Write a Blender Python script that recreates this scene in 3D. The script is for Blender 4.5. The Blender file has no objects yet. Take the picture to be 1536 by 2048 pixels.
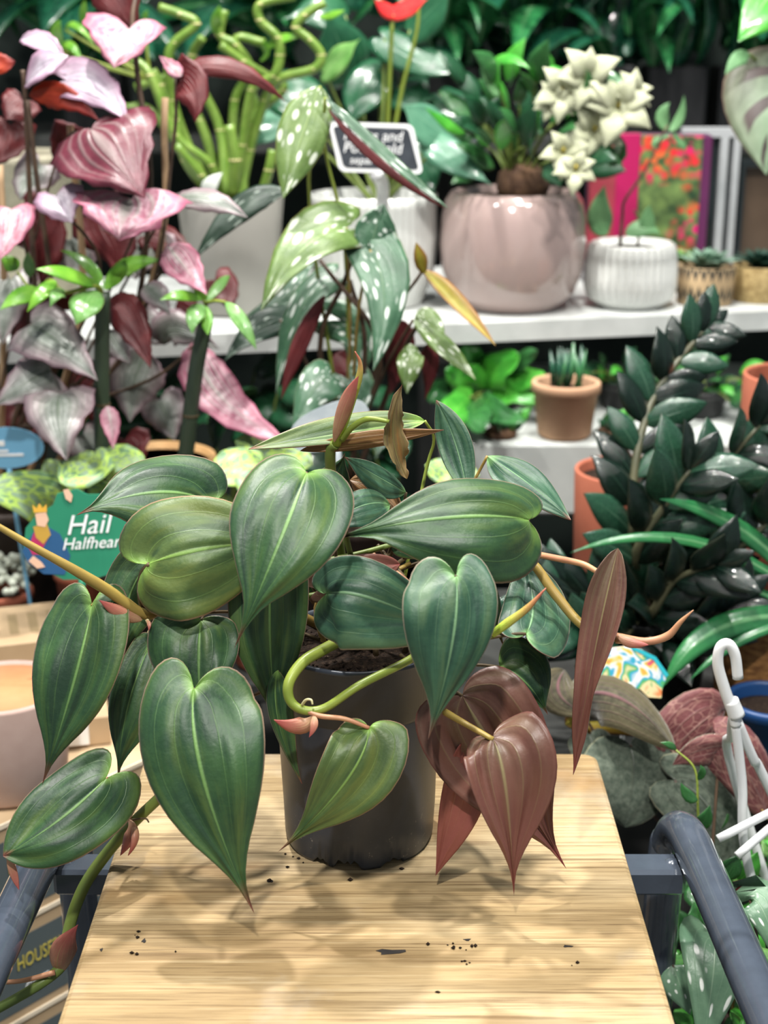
import bpy, math, random
import numpy as np
from mathutils import Vector, Matrix

random.seed(7); RNG = np.random.RandomState(11)
C = bpy.context.scene.collection
scene = bpy.context.scene

# ------------------------------------------------------------------ camera
F = 2900.0                      # focal length in pixels of the 1536x2048 frame
PITCH = math.radians(18.2)
CAM = np.array([0.0, 0.0, 1.36])
cd = bpy.data.cameras.new('camera'); cam = bpy.data.objects.new('camera', cd); C.objects.link(cam)
cam.location = CAM; cam.rotation_euler = (math.pi/2 - PITCH, 0, 0)
cd.sensor_fit = 'VERTICAL'; cd.sensor_height = 36.0; cd.lens = 36.0*F/2048
cd.clip_start = 0.05; cd.clip_end = 50
cd.dof.use_dof = True; cd.dof.focus_distance = 1.09; cd.dof.aperture_fstop = 5.6
scene.camera = cam

# ------------------------------------------------------------------ world, lamps, exposure
scene.view_settings.view_transform = 'Standard'; scene.view_settings.look = 'None'
scene.view_settings.gamma = 1.0; scene.view_settings.use_curve_mapping = False
scene.view_settings.exposure = -0.45
w = bpy.data.worlds.new('world'); scene.world = w; w.use_nodes = True
w.node_tree.nodes['Background'].inputs[0].default_value = (0.86, 0.94, 1.0, 1)
w.node_tree.nodes['Background'].inputs[1].default_value = 0.42

def lamp(name, loc, target, power, size, color=(1, .97, .92), spread=math.pi):
    l = bpy.data.lights.new(name, 'AREA'); l.shape = 'DISK'; l.size = size; l.energy = power
    l.color = color; l.spread = spread
    o = bpy.data.objects.new(name, l); C.objects.link(o); o.location = loc
    o.rotation_euler = (Vector(target)-Vector(loc)).to_track_quat('-Z', 'Y').to_euler()
    return o
lamp('ceiling_spot_rear_left_offscreen', (-0.35, 1.70, 2.75), (0.0, 0.95, 0.8), 25, 0.07, spread=2.0)
lamp('ceiling_spot_right_offscreen', (0.80, 0.75, 2.75), (0.05, 1.05, 0.85), 13, 0.09, spread=2.0)
lamp('ceiling_spot_front_offscreen', (-0.15, -0.25, 2.75), (0.0, 1.0, 0.85), 13, 0.10, spread=1.6)
lamp('ceiling_spot_left_offscreen', (-0.80, 0.95, 2.75), (-0.35, 1.65, 1.0), 12, 0.10, spread=2.2)
lamp('ceiling_spot_shelf_offscreen', (0.35, 1.15, 2.75), (0.35, 2.0, 1.1), 17, 0.12, spread=2.2)
lamp('ceiling_spot_back_offscreen', (0.3, 1.9, 2.75), (0.3, 2.6, 1.3), 24, 0.12, spread=2.4)

# ------------------------------------------------------------------ projection helpers
cp, sp = math.cos(PITCH), math.sin(PITCH)
def ray(px, py):
    u = -(py-1024.0)/F
    return np.array([(px-768.0)/F, cp+sp*u, -sp+cp*u])
def P(px, py, y):
    d = ray(px, py); return CAM + d*(y/d[1])
def Pz(px, py, z):
    d = ray(px, py); return CAM + d*((z-CAM[2])/d[2])
def mpp(px, py, y):
    return y/ray(px, py)[1]/F
def lin(c):
    return tuple(((x/255.0)/12.92 if x/255.0 <= 0.04045 else ((x/255.0+0.055)/1.055)**2.4) for x in c)+(1.0,)

# ------------------------------------------------------------------ clearance between things
from mathutils.bvhtree import BVHTree
REG = []; REGLO = []; REGHI = []
def top_of(o):
    while o is not None and o.parent is not None: o = o.parent
    return o
def register(o, V, faces):
    REG.append([o, V, faces, None]); REGLO.append(V.min(0)); REGHI.append(V.max(0))
def clear_of_others(root, V, faces):
    if not REG: return True
    root = top_of(root); lo, hi = V.min(0), V.max(0)
    L_, H_ = np.array(REGLO), np.array(REGHI)
    idx = np.where(np.all(lo <= H_, axis=1) & np.all(hi >= L_, axis=1))[0]
    t = None
    for k in idx:
        r = REG[k]
        if top_of(r[0]) is root: continue
        if t is None: t = BVHTree.FromPolygons(V.tolist(), faces)
        if r[3] is None: r[3] = BVHTree.FromPolygons(r[1].tolist(), r[2])
        if t.overlap(r[3]): return False
    return True
# ------------------------------------------------------------------ scene objects
def tag(o, label, cat, group=None):
    o['label'] = label; o['category'] = cat
    if group: o['group'] = group
    return o
def thing(name, label, cat, loc, group=None, rotz=0.0):
    o = bpy.data.objects.new(name, None); C.objects.link(o)
    o.location = tuple(loc); o.rotation_euler = (0, 0, rotz); o.empty_display_size = 0.02
    return tag(o, label, cat, group)
def rloc(root):
    o = root; l = np.zeros(3)
    while o is not None:
        l = l+np.array(o.location); o = o.parent
    return l
def mesh_obj(name, V, faces, mats, parent=None, mi=None, uv=None, smooth=True, label=None):
    """V in world coordinates; parents here carry no rotation."""
    V = np.asarray(V, dtype=float)
    VW = V
    if parent is not None: V = V-rloc(parent)
    me = bpy.data.meshes.new(name); me.from_pydata(V.tolist(), [], faces)
    for m in (mats if isinstance(mats, (list, tuple)) else [mats]): me.materials.append(m)
    if mi is not None: me.polygons.foreach_set('material_index', mi)
    if smooth: me.polygons.foreach_set('use_smooth', [True]*len(me.polygons))
    if uv is not None:
        ul = me.uv_layers.new(name='UVMap')
        idx = np.zeros(len(me.loops), dtype=np.int32); me.loops.foreach_get('vertex_index', idx)
        ul.data.foreach_set('uv', np.asarray(uv)[idx].astype(np.float32).ravel())
    me.update()
    o = bpy.data.objects.new(name, me); C.objects.link(o)
    if parent is not None: o.parent = parent
    register(o, VW, faces)
    if label: o['label'] = label
    return o
def struct(o):
    o['kind'] = 'structure'; return o

# ------------------------------------------------------------------ materials
MATS = {}
def nt_new(name):
    m = bpy.data.materials.new(name); m.use_nodes = True
    nt = m.node_tree; b = nt.nodes['Principled BSDF']
    return m, nt, b
def N(nt, kind, **kw):
    n = nt.nodes.new(kind)
    for k, v in kw.items(): setattr(n, k, v)
    return n
def math_node(nt, op, a, b=None):
    n = N(nt, 'ShaderNodeMath', operation=op)
    for i, x in enumerate((a, b)):
        if x is None: continue
        if isinstance(x, (int, float)): n.inputs[i].default_value = x
        else: nt.links.new(x, n.inputs[i])
    return n.outputs[0]
def ramp(nt, src, stops, interp='LINEAR'):
    r = N(nt, 'ShaderNodeValToRGB'); r.color_ramp.interpolation = interp
    el = r.color_ramp.elements
    while len(el) < len(stops): el.new(0.5)
    for e, (p, c) in zip(el, sorted(stops, key=lambda s: s[0])):
        e.position = min(max(p, 0), 1); e.color = c if len(c) == 4 else (c[0], c[1], c[2], 1)
    nt.links.new(src, r.inputs[0]); return r.outputs[0]
def g(v): return (v, v, v, 1)
def mix(nt, fac, a, b):
    n = N(nt, 'ShaderNodeMix', data_type='RGBA')
    if isinstance(fac, (int, float)): n.inputs[0].default_value = fac
    else: nt.links.new(fac, n.inputs[0])
    for s, x in ((6, a), (7, b)):
        if isinstance(x, tuple): n.inputs[s].default_value = x
        else: nt.links.new(x, n.inputs[s])
    return n.outputs[2]
def noise(nt, scale, vec=None, detail=4, rough=.55, dist=0):
    n = N(nt, 'ShaderNodeTexNoise'); n.inputs['Scale'].default_value = scale
    n.inputs['Detail'].default_value = detail; n.inputs['Roughness'].default_value = rough
    n.inputs['Distortion'].default_value = dist
    if vec is not None: nt.links.new(vec, n.inputs['Vector'])
    return n.outputs[0]
def setp(b, rough=.5, spec=.5, metal=0, sheen=0, coat=0):
    b.inputs['Roughness'].default_value = rough
    b.inputs['Specular IOR Level'].default_value = spec
    b.inputs['Metallic'].default_value = metal
    b.inputs['Sheen Weight'].default_value = sheen
    b.inputs['Coat Weight'].default_value = coat
    b.inputs['Coat Roughness'].default_value = .08

def plain(name, c1, c2=None, scale=20, rough=.5, spec=.5, metal=0, coat=0, bump=0.0, bscale=None, stretch=None):
    if name in MATS: return MATS[name]
    m, nt, b = nt_new(name)
    tc = N(nt, 'ShaderNodeTexCoord').outputs['Object']
    vec = tc
    if stretch:
        mp = N(nt, 'ShaderNodeMapping'); mp.inputs['Scale'].default_value = stretch
        nt.links.new(tc, mp.inputs[0]); vec = mp.outputs[0]
    nz = noise(nt, scale, vec)
    col = ramp(nt, nz, [(.35, lin(c1)), (.68, lin(c2 or tuple(min(255, x*1.12) for x in c1)))])
    nt.links.new(col, b.inputs['Base Color'])
    setp(b, rough, spec, metal, 0, coat)
    if bump:
        bn = N(nt, 'ShaderNodeBump'); bn.inputs['Strength'].default_value = bump; bn.inputs['Distance'].default_value = .002
        nt.links.new(noise(nt, bscale or scale*4, vec), bn.inputs['Height']); nt.links.new(bn.outputs[0], b.inputs['Normal'])
    MATS[name] = m; return m

def leafmat(name, c1, c2, vein=None, rim=None, tip=None, veins=(.30, .58, .82), vs=.45, mid=1.0, mw=.035, vw=.025,
            rough=.5, spec=.4, sheen=.0, spots=None, net=None, blotch=None, nscale=22, bump=.35, base=None, side=None, grad=None, coat=0, streak=None):
    if name in MATS: return MATS[name]
    m, nt, b = nt_new(name); L = nt.links
    tcn = N(nt, 'ShaderNodeTexCoord')
    sx = N(nt, 'ShaderNodeSeparateXYZ'); L.new(tcn.outputs['UV'], sx.inputs[0])
    u, t = sx.outputs[0], sx.outputs[1]
    a0 = math_node(nt, 'ABSOLUTE', math_node(nt, 'SUBTRACT', math_node(nt, 'MULTIPLY', u, 2.0), 1.0))
    wob = math_node(nt, 'MULTIPLY', math_node(nt, 'SUBTRACT', noise(nt, 38, tcn.outputs['Object'], 3), .5), .13)
    a = math_node(nt, 'ADD', a0, math_node(nt, 'MULTIPLY', wob, math_node(nt, 'MULTIPLY', a0, math_node(nt, 'SUBTRACT', 1.0, a0))))
    nz = noise(nt, nscale, tcn.outputs['Object'], 5, .6)
    col = ramp(nt, nz, [(.36, lin(c1)), (.66, lin(c2))])
    if streak:    # olive and dark patches running along the veins, different on every leaf
        oi = N(nt, 'ShaderNodeObjectInfo')
        cbs = N(nt, 'ShaderNodeCombineXYZ'); L.new(math_node(nt, 'MULTIPLY', u, 7.0), cbs.inputs[0]); L.new(math_node(nt, 'MULTIPLY', t, 2.2), cbs.inputs[1]); L.new(math_node(nt, 'MULTIPLY', oi.outputs['Random'], 60.0), cbs.inputs[2])
        sn = noise(nt, 1.0, cbs.outputs[0], 3, .55, .3)
        col = mix(nt, ramp(nt, sn, [(.50, g(0)), (.70, g(.6))]), col, lin(streak[0]))
        col = mix(nt, ramp(nt, sn, [(.32, g(.75)), (.46, g(0))]), col, lin(streak[1]))
    if side:      # colour between the veins differs towards the margin
        col = mix(nt, ramp(nt, a, [(.25, g(0)), (.95, g(1))]), col, lin(side))
    if grad:
        col = mix(nt, ramp(nt, t, [(.25, g(0)), (.9, g(1))]), col, lin(grad))
    if net:       # (scale_u, scale_t, colour, width) network of veins
        cb = N(nt, 'ShaderNodeCombineXYZ'); L.new(math_node(nt, 'MULTIPLY', u, net[0]), cb.inputs[0]); L.new(math_node(nt, 'MULTIPLY', t, net[1]), cb.inputs[1])
        vo = N(nt, 'ShaderNodeTexVoronoi', feature='DISTANCE_TO_EDGE'); vo.inputs['Scale'].default_value = 1
        L.new(cb.outputs[0], vo.inputs['Vector'])
        col = mix(nt, ramp(nt, vo.outputs['Distance'], [(0, g(1)), (net[3], g(.85)), (net[3]*2, g(0))]), col, lin(net[2]))
    if blotch:    # (period, colour) feather marks beside the midrib
        s = math_node(nt, 'SINE', math_node(nt, 'ADD', math_node(nt, 'MULTIPLY', t, blotch[0]), math_node(nt, 'MULTIPLY', a, -6.0)))
        mk = math_node(nt, 'MULTIPLY', ramp(nt, s, [(.35, g(0)), (.55, g(1))]), ramp(nt, a, [(.08, g(0)), (.15, g(1)), (.62, g(1)), (.75, g(0))]))
        col = mix(nt, mk, col, lin(blotch[1]))
    stops = []
    if mid: stops += [(0, g(mid)), (mw*.5, g(mid*.8)), (mw, g(0.0))]
    else: stops += [(0, g(0))]
    for i, p in enumerate(veins):
        stops += [(p-vw, g(0)), (p, g(vs*(1-.18*i))), (p+vw, g(0))]
    vm = ramp(nt, a, stops)
    vm2 = math_node(nt, 'MULTIPLY', vm, ramp(nt, t, [(0, g(1)), (.45, g(.75)), (.95, g(.15))]))
    if vein: col = mix(nt, vm2, col, lin(vein))
    if base: col = mix(nt, ramp(nt, t, [(0, g(1)), (.10, g(.75)), (.22, g(0))]), col, lin(base))
    if spots:     # (scale_u, scale_t, colour, radius)
        cb = N(nt, 'ShaderNodeCombineXYZ'); L.new(math_node(nt, 'MULTIPLY', u, spots[0]), cb.inputs[0]); L.new(math_node(nt, 'MULTIPLY', t, spots[1]), cb.inputs[1])
        vo = N(nt, 'ShaderNodeTexVoronoi', feature='F1'); vo.inputs['Scale'].default_value = 1; vo.inputs['Randomness'].default_value = .75
        L.new(cb.outputs[0], vo.inputs['Vector'])
        col = mix(nt, ramp(nt, vo.outputs['Distance'], [(spots[3]*.75, g(.95)), (spots[3]*1.15, g(0))]), col, lin(spots[2]))
    if rim: col = mix(nt, ramp(nt, a0, [(.972, g(0)), (.99, g(.8))]), col, lin(rim))
    if tip: col = mix(nt, ramp(nt, t, [(.91, g(0)), (.985, g(.85))]), col, lin(tip))
    L.new(col, b.inputs['Base Color']); setp(b, rough, spec, 0, sheen, coat)
    b.inputs['Sheen Roughness'].default_value = .4
    bn = N(nt, 'ShaderNodeBump'); bn.inputs['Strength'].default_value = bump; bn.inputs['Distance'].default_value = .0015
    hh = math_node(nt, 'SUBTRACT', math_node(nt, 'MULTIPLY', noise(nt, 260, tcn.outputs['Object'], 2), .35), vm2)
    L.new(hh, bn.inputs['Height']); L.new(bn.outputs[0], b.inputs['Normal'])
    MATS[name] = m; return m

# ------------------------------------------------------------------ shape builders
def catmull(pts, n):
    pts = np.asarray(pts, float); k = len(pts)
    if k == 2:
        t = np.linspace(0, 1, n)[:, None]; return pts[0]*(1-t)+pts[1]*t
    ext = np.vstack([2*pts[0]-pts[1], pts, 2*pts[-1]-pts[-2]])
    out = []
    for s in np.linspace(0, k-1, n):
        i = min(int(s), k-2); f = s-i
        p0, p1, p2, p3 = ext[i], ext[i+1], ext[i+2], ext[i+3]
        out.append(.5*((2*p1)+(-p0+p2)*f+(2*p0-5*p1+4*p2-p3)*f*f+(-p0+3*p1-3*p2+p3)*f**3))
    return np.array(out)

OUT = {
 'heart': [(0,0),(-.07,.10),(-.125,.28),(-.135,.52),(-.08,.77),(.05,.93),(.21,1.0),(.39,.975),(.55,.83),(.69,.57),(.80,.28),(.90,.075),(1,0)],
 'heartlong': [(0,0),(-.06,.12),(-.10,.32),(-.10,.55),(-.04,.80),(.07,.95),(.23,1.0),(.40,.95),(.55,.77),(.68,.48),(.79,.19),(.90,.045),(1,0)],
 'round': [(0,0),(-.10,.12),(-.17,.34),(-.16,.60),(-.05,.85),(.12,.98),(.32,1.0),(.54,.93),(.74,.75),(.88,.50),(.95,.28),(.985,.10),(1,0)],
 'ovate': [(0,0),(.02,.18),(.05,.38),(.10,.60),(.18,.82),(.28,.96),(.40,1.0),(.53,.93),(.66,.76),(.78,.53),(.88,.29),(.95,.12),(1,0)],
 'lance': [(0,0),(.03,.22),(.08,.42),(.15,.64),(.25,.85),(.36,.97),(.48,1.0),(.60,.92),(.71,.76),(.81,.55),(.90,.31),(.96,.13),(1,0)],
 'wing': [(0,0),(-.12,.14),(-.26,.34),(-.34,.62),(-.24,.88),(-.02,1.0),(.20,.98),(.40,.84),(.58,.64),(.74,.42),(.87,.22),(.95,.08),(1,0)],
 'spindle': [(0,0),(.03,.30),(.08,.55),(.15,.80),(.25,.97),(.36,1.0),(.47,.93),(.57,.76),(.66,.52),(.75,.38),(.84,.30),(.93,.14),(1,0)],
 'strap': [(0,0),(.01,.45),(.04,.70),(.10,.82),(.20,.90),(.32,.96),(.45,1.0),(.58,.97),(.70,.86),(.80,.68),(.89,.44),(.96,.18),(1,0)],
}
OUTC = {}
def leaf_geo(B, M, T, wR, wL, n, shape='heart', lobe=1.0, fold=0., cup=.12, wave=0., wf=2.0, ph=0., nt=14, nu=9, thick=.0005, twist=0., quilt=0., jag=0., bumpy=0.035):
    B, M, T = map(lambda p: np.asarray(p, float), (B, M, T)); n = np.asarray(n, float)
    key = (shape, nt)
    if key not in OUTC: OUTC[key] = catmull(OUT[shape], nt+1)
    O = OUTC[key]; ox = O[:, 0].copy(); oy = O[:, 1]
    ox = np.where(ox < 0, ox*lobe, ox)
    sd = (B[0]*977+B[2]*613+T[0]*389) % 6.28
    t = np.linspace(0, 1, nt+1); mid = t**1.35
    v = np.linspace(-1, 1, nu)
    tt, vv = np.meshgrid(t, v, indexing='ij')
    av = np.abs(vv)
    X = mid[:, None]*(1-av)+ox[:, None]*av
    Y = oy[:, None]*vv
    W = np.where(vv > 0, wR, wL)
    if jag:
        jg = 1+jag*np.sin(tt*2*math.pi*9+ph)*av**3; Y = Y*jg
    Ctl = 2*M-(B+T)/2
    Xc = np.clip(X, 0, 1)[..., None]
    pos = (1-Xc)**2*B+2*Xc*(1-Xc)*Ctl+Xc**2*T
    tan = 2*(1-Xc)*(Ctl-B)+2*Xc*(T-Ctl)
    t0 = 2*(Ctl-B)
    if np.linalg.norm(t0) < 1e-6: t0 = T-B
    L = np.linalg.norm(T-M)+np.linalg.norm(M-B)
    pos = pos+np.minimum(X, 0)[..., None]*L*t0/np.linalg.norm(t0)
    tan = tan/np.maximum(np.linalg.norm(tan, axis=-1, keepdims=True), 1e-9)
    nn = n-(tan*n).sum(-1, keepdims=True)*tan
    nn = nn/np.maximum(np.linalg.norm(nn, axis=-1, keepdims=True), 1e-9)
    ss = np.cross(tan, nn)
    if twist:
        an = (twist*X)[..., None]; ss, nn = ss*np.cos(an)+nn*np.sin(an), nn*np.cos(an)-ss*np.sin(an)
    ay = np.abs(Y)
    wm = (wR+wL)/2
    Z = W*(fold*ay-cup*Y*Y)+wave*wm*av**2*np.sin(wf*2*math.pi*tt+ph+np.where(vv > 0, 0, 1.7))*np.sin(math.pi*np.clip(tt*1.0, 0, 1))
    if bumpy: Z = Z+bumpy*wm*(np.sin(X*5.1+vv*2.3+sd)+.7*np.sin(X*8.3-vv*4.1+sd*2.1)+.5*np.sin(vv*6.2+X*3.3+sd*3.7))*np.minimum(1, av*2.2)*np.sin(math.pi*tt)**.6
    if quilt: Z = Z+quilt*wm*np.abs(np.sin(av*math.pi*2.86))**1.3*np.sin(math.pi*tt)**.7
    top = pos+ss*(Y*W)[..., None]+nn*Z[..., None]
    bot = top-nn*thick
    nr, nc = nt+1, nu
    V = np.vstack([top.reshape(-1, 3), bot.reshape(-1, 3)])
    uv = np.stack([(vv+1)/2, tt], -1).reshape(-1, 2); uv = np.vstack([uv, uv])
    K = nr*nc; faces = []; mi = []
    for i in range(nt):
        for j in range(nu-1):
            a, b_, c, d = i*nc+j, i*nc+j+1, (i+1)*nc+j+1, (i+1)*nc+j
            faces.append((a, d, c, b_)); mi.append(0)
            faces.append((K+a, K+b_, K+c, K+d)); mi.append(1)
        for j in (0, nu-1):
            a, d = i*nc+j, (i+1)*nc+j
            faces.append((a, K+a, K+d, d) if j == 0 else (a, d, K+d, K+a)); mi.append(1)
    return V, faces, mi, uv

def tube_geo(pts, rad, seg=8, n=None):
    pts = np.asarray(pts, float)
    n = n or max(2, (len(pts)-1)*6+1)
    c = catmull(pts, n)
    rad = np.asarray(rad if hasattr(rad, '__len__') else [rad, rad], float)
    r = np.interp(np.linspace(0, 1, n), np.linspace(0, 1, len(rad)), rad)
    tan = np.gradient(c, axis=0); tan /= np.maximum(np.linalg.norm(tan, axis=1, keepdims=True), 1e-9)
    up = np.array([0, -1., .3]);
    V = []
    s = np.cross(tan[0], up)
    if np.linalg.norm(s) < 1e-4: s = np.cross(tan[0], [1, 0, 0])
    s /= np.linalg.norm(s)
    for i in range(n):
        s = s-tan[i]*np.dot(s, tan[i]); s /= np.linalg.norm(s); q = np.cross(tan[i], s)
        for k in range(seg):
            a = 2*math.pi*k/seg; V.append(c[i]+r[i]*(math.cos(a)*s+math.sin(a)*q))
    faces = []
    for i in range(n-1):
        for k in range(seg):
            k2 = (k+1) % seg
            faces.append((i*seg+k, i*seg+k2, (i+1)*seg+k2, (i+1)*seg+k))
    faces.append(tuple(range(seg))[::-1]); faces.append(tuple((n-1)*seg+k for k in range(seg)))
    uv = [(k/seg, i/(n-1)) for i in range(n) for k in range(seg)]
    return np.array(V), faces, uv
def tube(name, pts, rad, mat, parent=None, seg=8, n=None, label=None):
    V, f, uv = tube_geo(pts, rad, seg, n)
    return mesh_obj(name, V, f, mat, parent, uv=uv, label=label)
def stem(name, pxs, rpx, mat, parent, seg=8, label=None):
    pts = [P(*p) for p in pxs]; m0 = mpp(*pxs[0])
    rr = [x*m0 for x in rpx] if hasattr(rpx, '__len__') else rpx*m0
    return tube(name, pts, rr, mat, parent, seg, label=label)

NH = (0, -1, .55)
def leaf(root, B, M, T, wR, wL, ys, mt, mu, shape='heart', n=NH, name='leaf', pet=None, pr=3.2, pm=None, under=False, label=None, **kw):
    for off in (0, -.012, .012, -.024, .024, -.036, .036, -.05, .05, -.065, .065):
        yb, ym, yt = (q+off for q in ys)
        b, m_, t_ = P(B[0], B[1], yb), P(M[0], M[1], ym), P(T[0], T[1], yt)
        s = mpp(M[0], M[1], ym)
        V, f, mi, uv = leaf_geo(b, m_, t_, wR*s, wL*s, n, shape, **kw)
        if clear_of_others(root, V, f): break
    o = mesh_obj(name, V, f, [mu, mt] if under else [mt, mu], root, mi, uv, label=label)
    if pet:
        stem('petiole', list(pet)+[(B[0], B[1], yb)], [pr*1.25, pr, pr*.9], pm, o, 8)
    return o

def lathe(name, center, prof, mat, parent=None, seg=48, ribs=None, smooth=True, label=None):
    V = []; faces = []; uv = []
    n = len(prof)
    for i, (r, z) in enumerate(prof):
        for k in range(seg):
            a = 2*math.pi*k/seg; rr = r
            if ribs and r > 0: rr = r+ribs(i, a, z)
            V.append((center[0]+rr*math.cos(a), center[1]+rr*math.sin(a), center[2]+z)); uv.append((k/seg, i/(n-1)))
    for i in range(n-1):
        for k in range(seg):
            k2 = (k+1) % seg
            faces.append((i*seg+k, i*seg+k2, (i+1)*seg+k2, (i+1)*seg+k))
    faces.append(tuple(range(seg))[::-1])
    faces.append(tuple((n-1)*seg+k for k in range(seg)))
    return mesh_obj(name, V, faces, mat, parent, uv=uv, smooth=smooth, label=label)
def potprof(rb, rt, h, th=.004, rim=.012, rimw=.003, round_=.006):
    """open pot profile, outside then inside; soil sits below the rim"""
    p = [(rb-round_, 0), (rb, round_)]
    if rim: p += [(rb+(rt-rb)*(1-rim/h), h-rim), (rt+rimw, h-rim+.001), (rt+rimw, h-.002), (rt+rimw-.0015, h)]
    else: p += [(rt, h-.002), (rt-.001, h)]
    p += [(rt-th, h), (rt-th-.001, h-.003), (rb-th+(rt-rb)*.5, h*.5), (rb-th, h*.12)]
    return p
def disc(name, center, r, mat, parent, seg=32, dome=.004):
    return lathe(name, center, [(r, -.004), (r, 0), (r*.66, dome*.7), (r*.3, dome), (.001, dome)], mat, parent, seg)
def box(name, lo, hi, mat, parent=None, bev=.002, rotz=0.0, piv=None, label=None):
    lo = np.array(lo, float); hi = np.array(hi, float); c = (lo+hi)/2; h = (hi-lo)/2
    bev = min(bev, min(h)*.45)
    V = []; idx = {}
    for sx in (-1, 1):
        for sy in (-1, 1):
            for sz in (-1, 1):
                s = np.array([sx, sy, sz])
                for ax in range(3):
                    q = s*(h-bev); q[ax] = s[ax]*h[ax]; idx[(sx, sy, sz, ax)] = len(V); V.append(c+q)
    F_ = []
    for ax in range(3):
        o1, o2 = [a for a in range(3) if a != ax]
        for s in (-1, 1):
            q = []
            for (a, b_) in ((-1, -1), (1, -1), (1, 1), (-1, 1)):
                k = [0, 0, 0]; k[ax] = s; k[o1] = a; k[o2] = b_; q.append(idx[(k[0], k[1], k[2], ax)])
            F_.append(tuple(q))
        for (a, b_) in ((-1, -1), (1, -1), (1, 1), (-1, 1)):      # edges along ax
            q = []
            for e, axx in ((-1, o1), (-1, o2), (1, o2), (1, o1)):
                k = [0, 0, 0]; k[ax] = e; k[o1] = a; k[o2] = b_; q.append(idx[(k[0], k[1], k[2], axx)])
            F_.append(tuple(q))
    for sx in (-1, 1):
        for sy in (-1, 1):
            for sz in (-1, 1): F_.append(tuple(idx[(sx, sy, sz, a)] for a in range(3)))
    V = np.array(V)
    if rotz:
        pv = c if piv is None else np.asarray(piv, float)
        R = np.array(Matrix.Rotation(rotz, 3, 'Z')); V = (V-pv)@R.T+pv
    o = mesh_obj(name, V, F_, mat, parent, smooth=False, label=label)
    import bmesh
    bm = bmesh.new(); bm.from_mesh(o.data); bmesh.ops.recalc_face_normals(bm, faces=bm.faces); bm.to_mesh(o.data); bm.free()
    return o
def prism(name, poly, depth, mat, parent=None, label=None, smooth=False):
    """poly: 3-D points of a planar outline facing the camera side; depth: vector of thickness"""
    poly = np.asarray(poly, float); d = np.asarray(depth, float); n = len(poly)
    V = np.vstack([poly, poly+d])
    f = [tuple(range(n)), tuple(range(2*n-1, n-1, -1))]+[(i, n+i, n+(i+1) % n, (i+1) % n) for i in range(n)]
    return mesh_obj(name, V, f, mat, parent, smooth=smooth, label=label)
def frame_on(o, u, v):
    """orthonormal frame for a flat print: origin o, u to the right, v up"""
    u = np.asarray(u, float); u /= np.linalg.norm(u); v = np.asarray(v, float); v = v-u*np.dot(u, v); v /= np.linalg.norm(v)
    return np.asarray(o, float), u, v, np.cross(u, v)
def text(name, s, fr, size, mat, parent, shear=0, lift=.0006, align='LEFT', xs=1.0):
    cu = bpy.data.curves.new(name, 'FONT'); cu.body = s; cu.size = size; cu.extrude = .0002; cu.shear = shear; cu.align_x = align
    cu.resolution_u = 3
    to = bpy.data.objects.new('text_tmp', cu); C.objects.link(to)
    dg = bpy.context.evaluated_depsgraph_get(); me = bpy.data.meshes.new_from_object(to.evaluated_get(dg))
    bpy.data.objects.remove(to)
    o, u, v, n = fr
    co = np.zeros(len(me.vertices)*3); me.vertices.foreach_get('co', co); co = co.reshape(-1, 3)
    Wd = o+co[:, :1]*xs*u+co[:, 1:2]*v+(co[:, 2:3]+lift)*n
    fs = [tuple(p.vertices) for p in me.polygons]
    bpy.data.meshes.remove(me)
    return mesh_obj(name, Wd, fs, mat, parent, smooth=False)

# ================================================================== the setting
M_floor = plain('floor_concrete', (70, 70, 68), (95, 94, 90), 6, .7)
M_wall = plain('wall_dark_paint', (30, 40, 36), (42, 54, 48), 3, .8)
struct(box('floor', (-2.2, -0.8, -0.05), (2.2, 3.3, 0), M_floor, bev=.001))
struct(box('wall_back', (-2.2, 3.05, 0), (2.2, 3.12, 2.8), M_wall, bev=.001))

def slab(name, x0, x1, y0, y1, z0, z1, rc, bev, mat, parent=None, nc=6):
    """board with rounded corners and softened edges"""
    cx = [(x1-rc, y1-rc, 0), (x0+rc, y1-rc, 1), (x0+rc, y0+rc, 2), (x1-rc, y0+rc, 3)]
    V = []; rings = []
    for ins, z in ((bev, z0), (0, z0+bev), (0, z1-bev), (bev*.3, z1-bev*.3), (bev, z1)):
        ring = []
        for (x, y, q) in cx:
            for k in range(nc+1):
                a = (q+k/nc)*math.pi/2; ring.append(len(V)); V.append((x+(rc-ins)*math.cos(a), y+(rc-ins)*math.sin(a), z))
        rings.append(ring)
    n = len(rings[0]); f = []
    for a, b_ in zip(rings[:-1], rings[1:]):
        for k in range(n): f.append((a[k], a[(k+1) % n], b_[(k+1) % n], b_[k]))
    f.append(tuple(rings[0][::-1])); f.append(tuple(rings[-1]))
    return mesh_obj(name, V, f, mat, parent, smooth=False)

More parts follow.
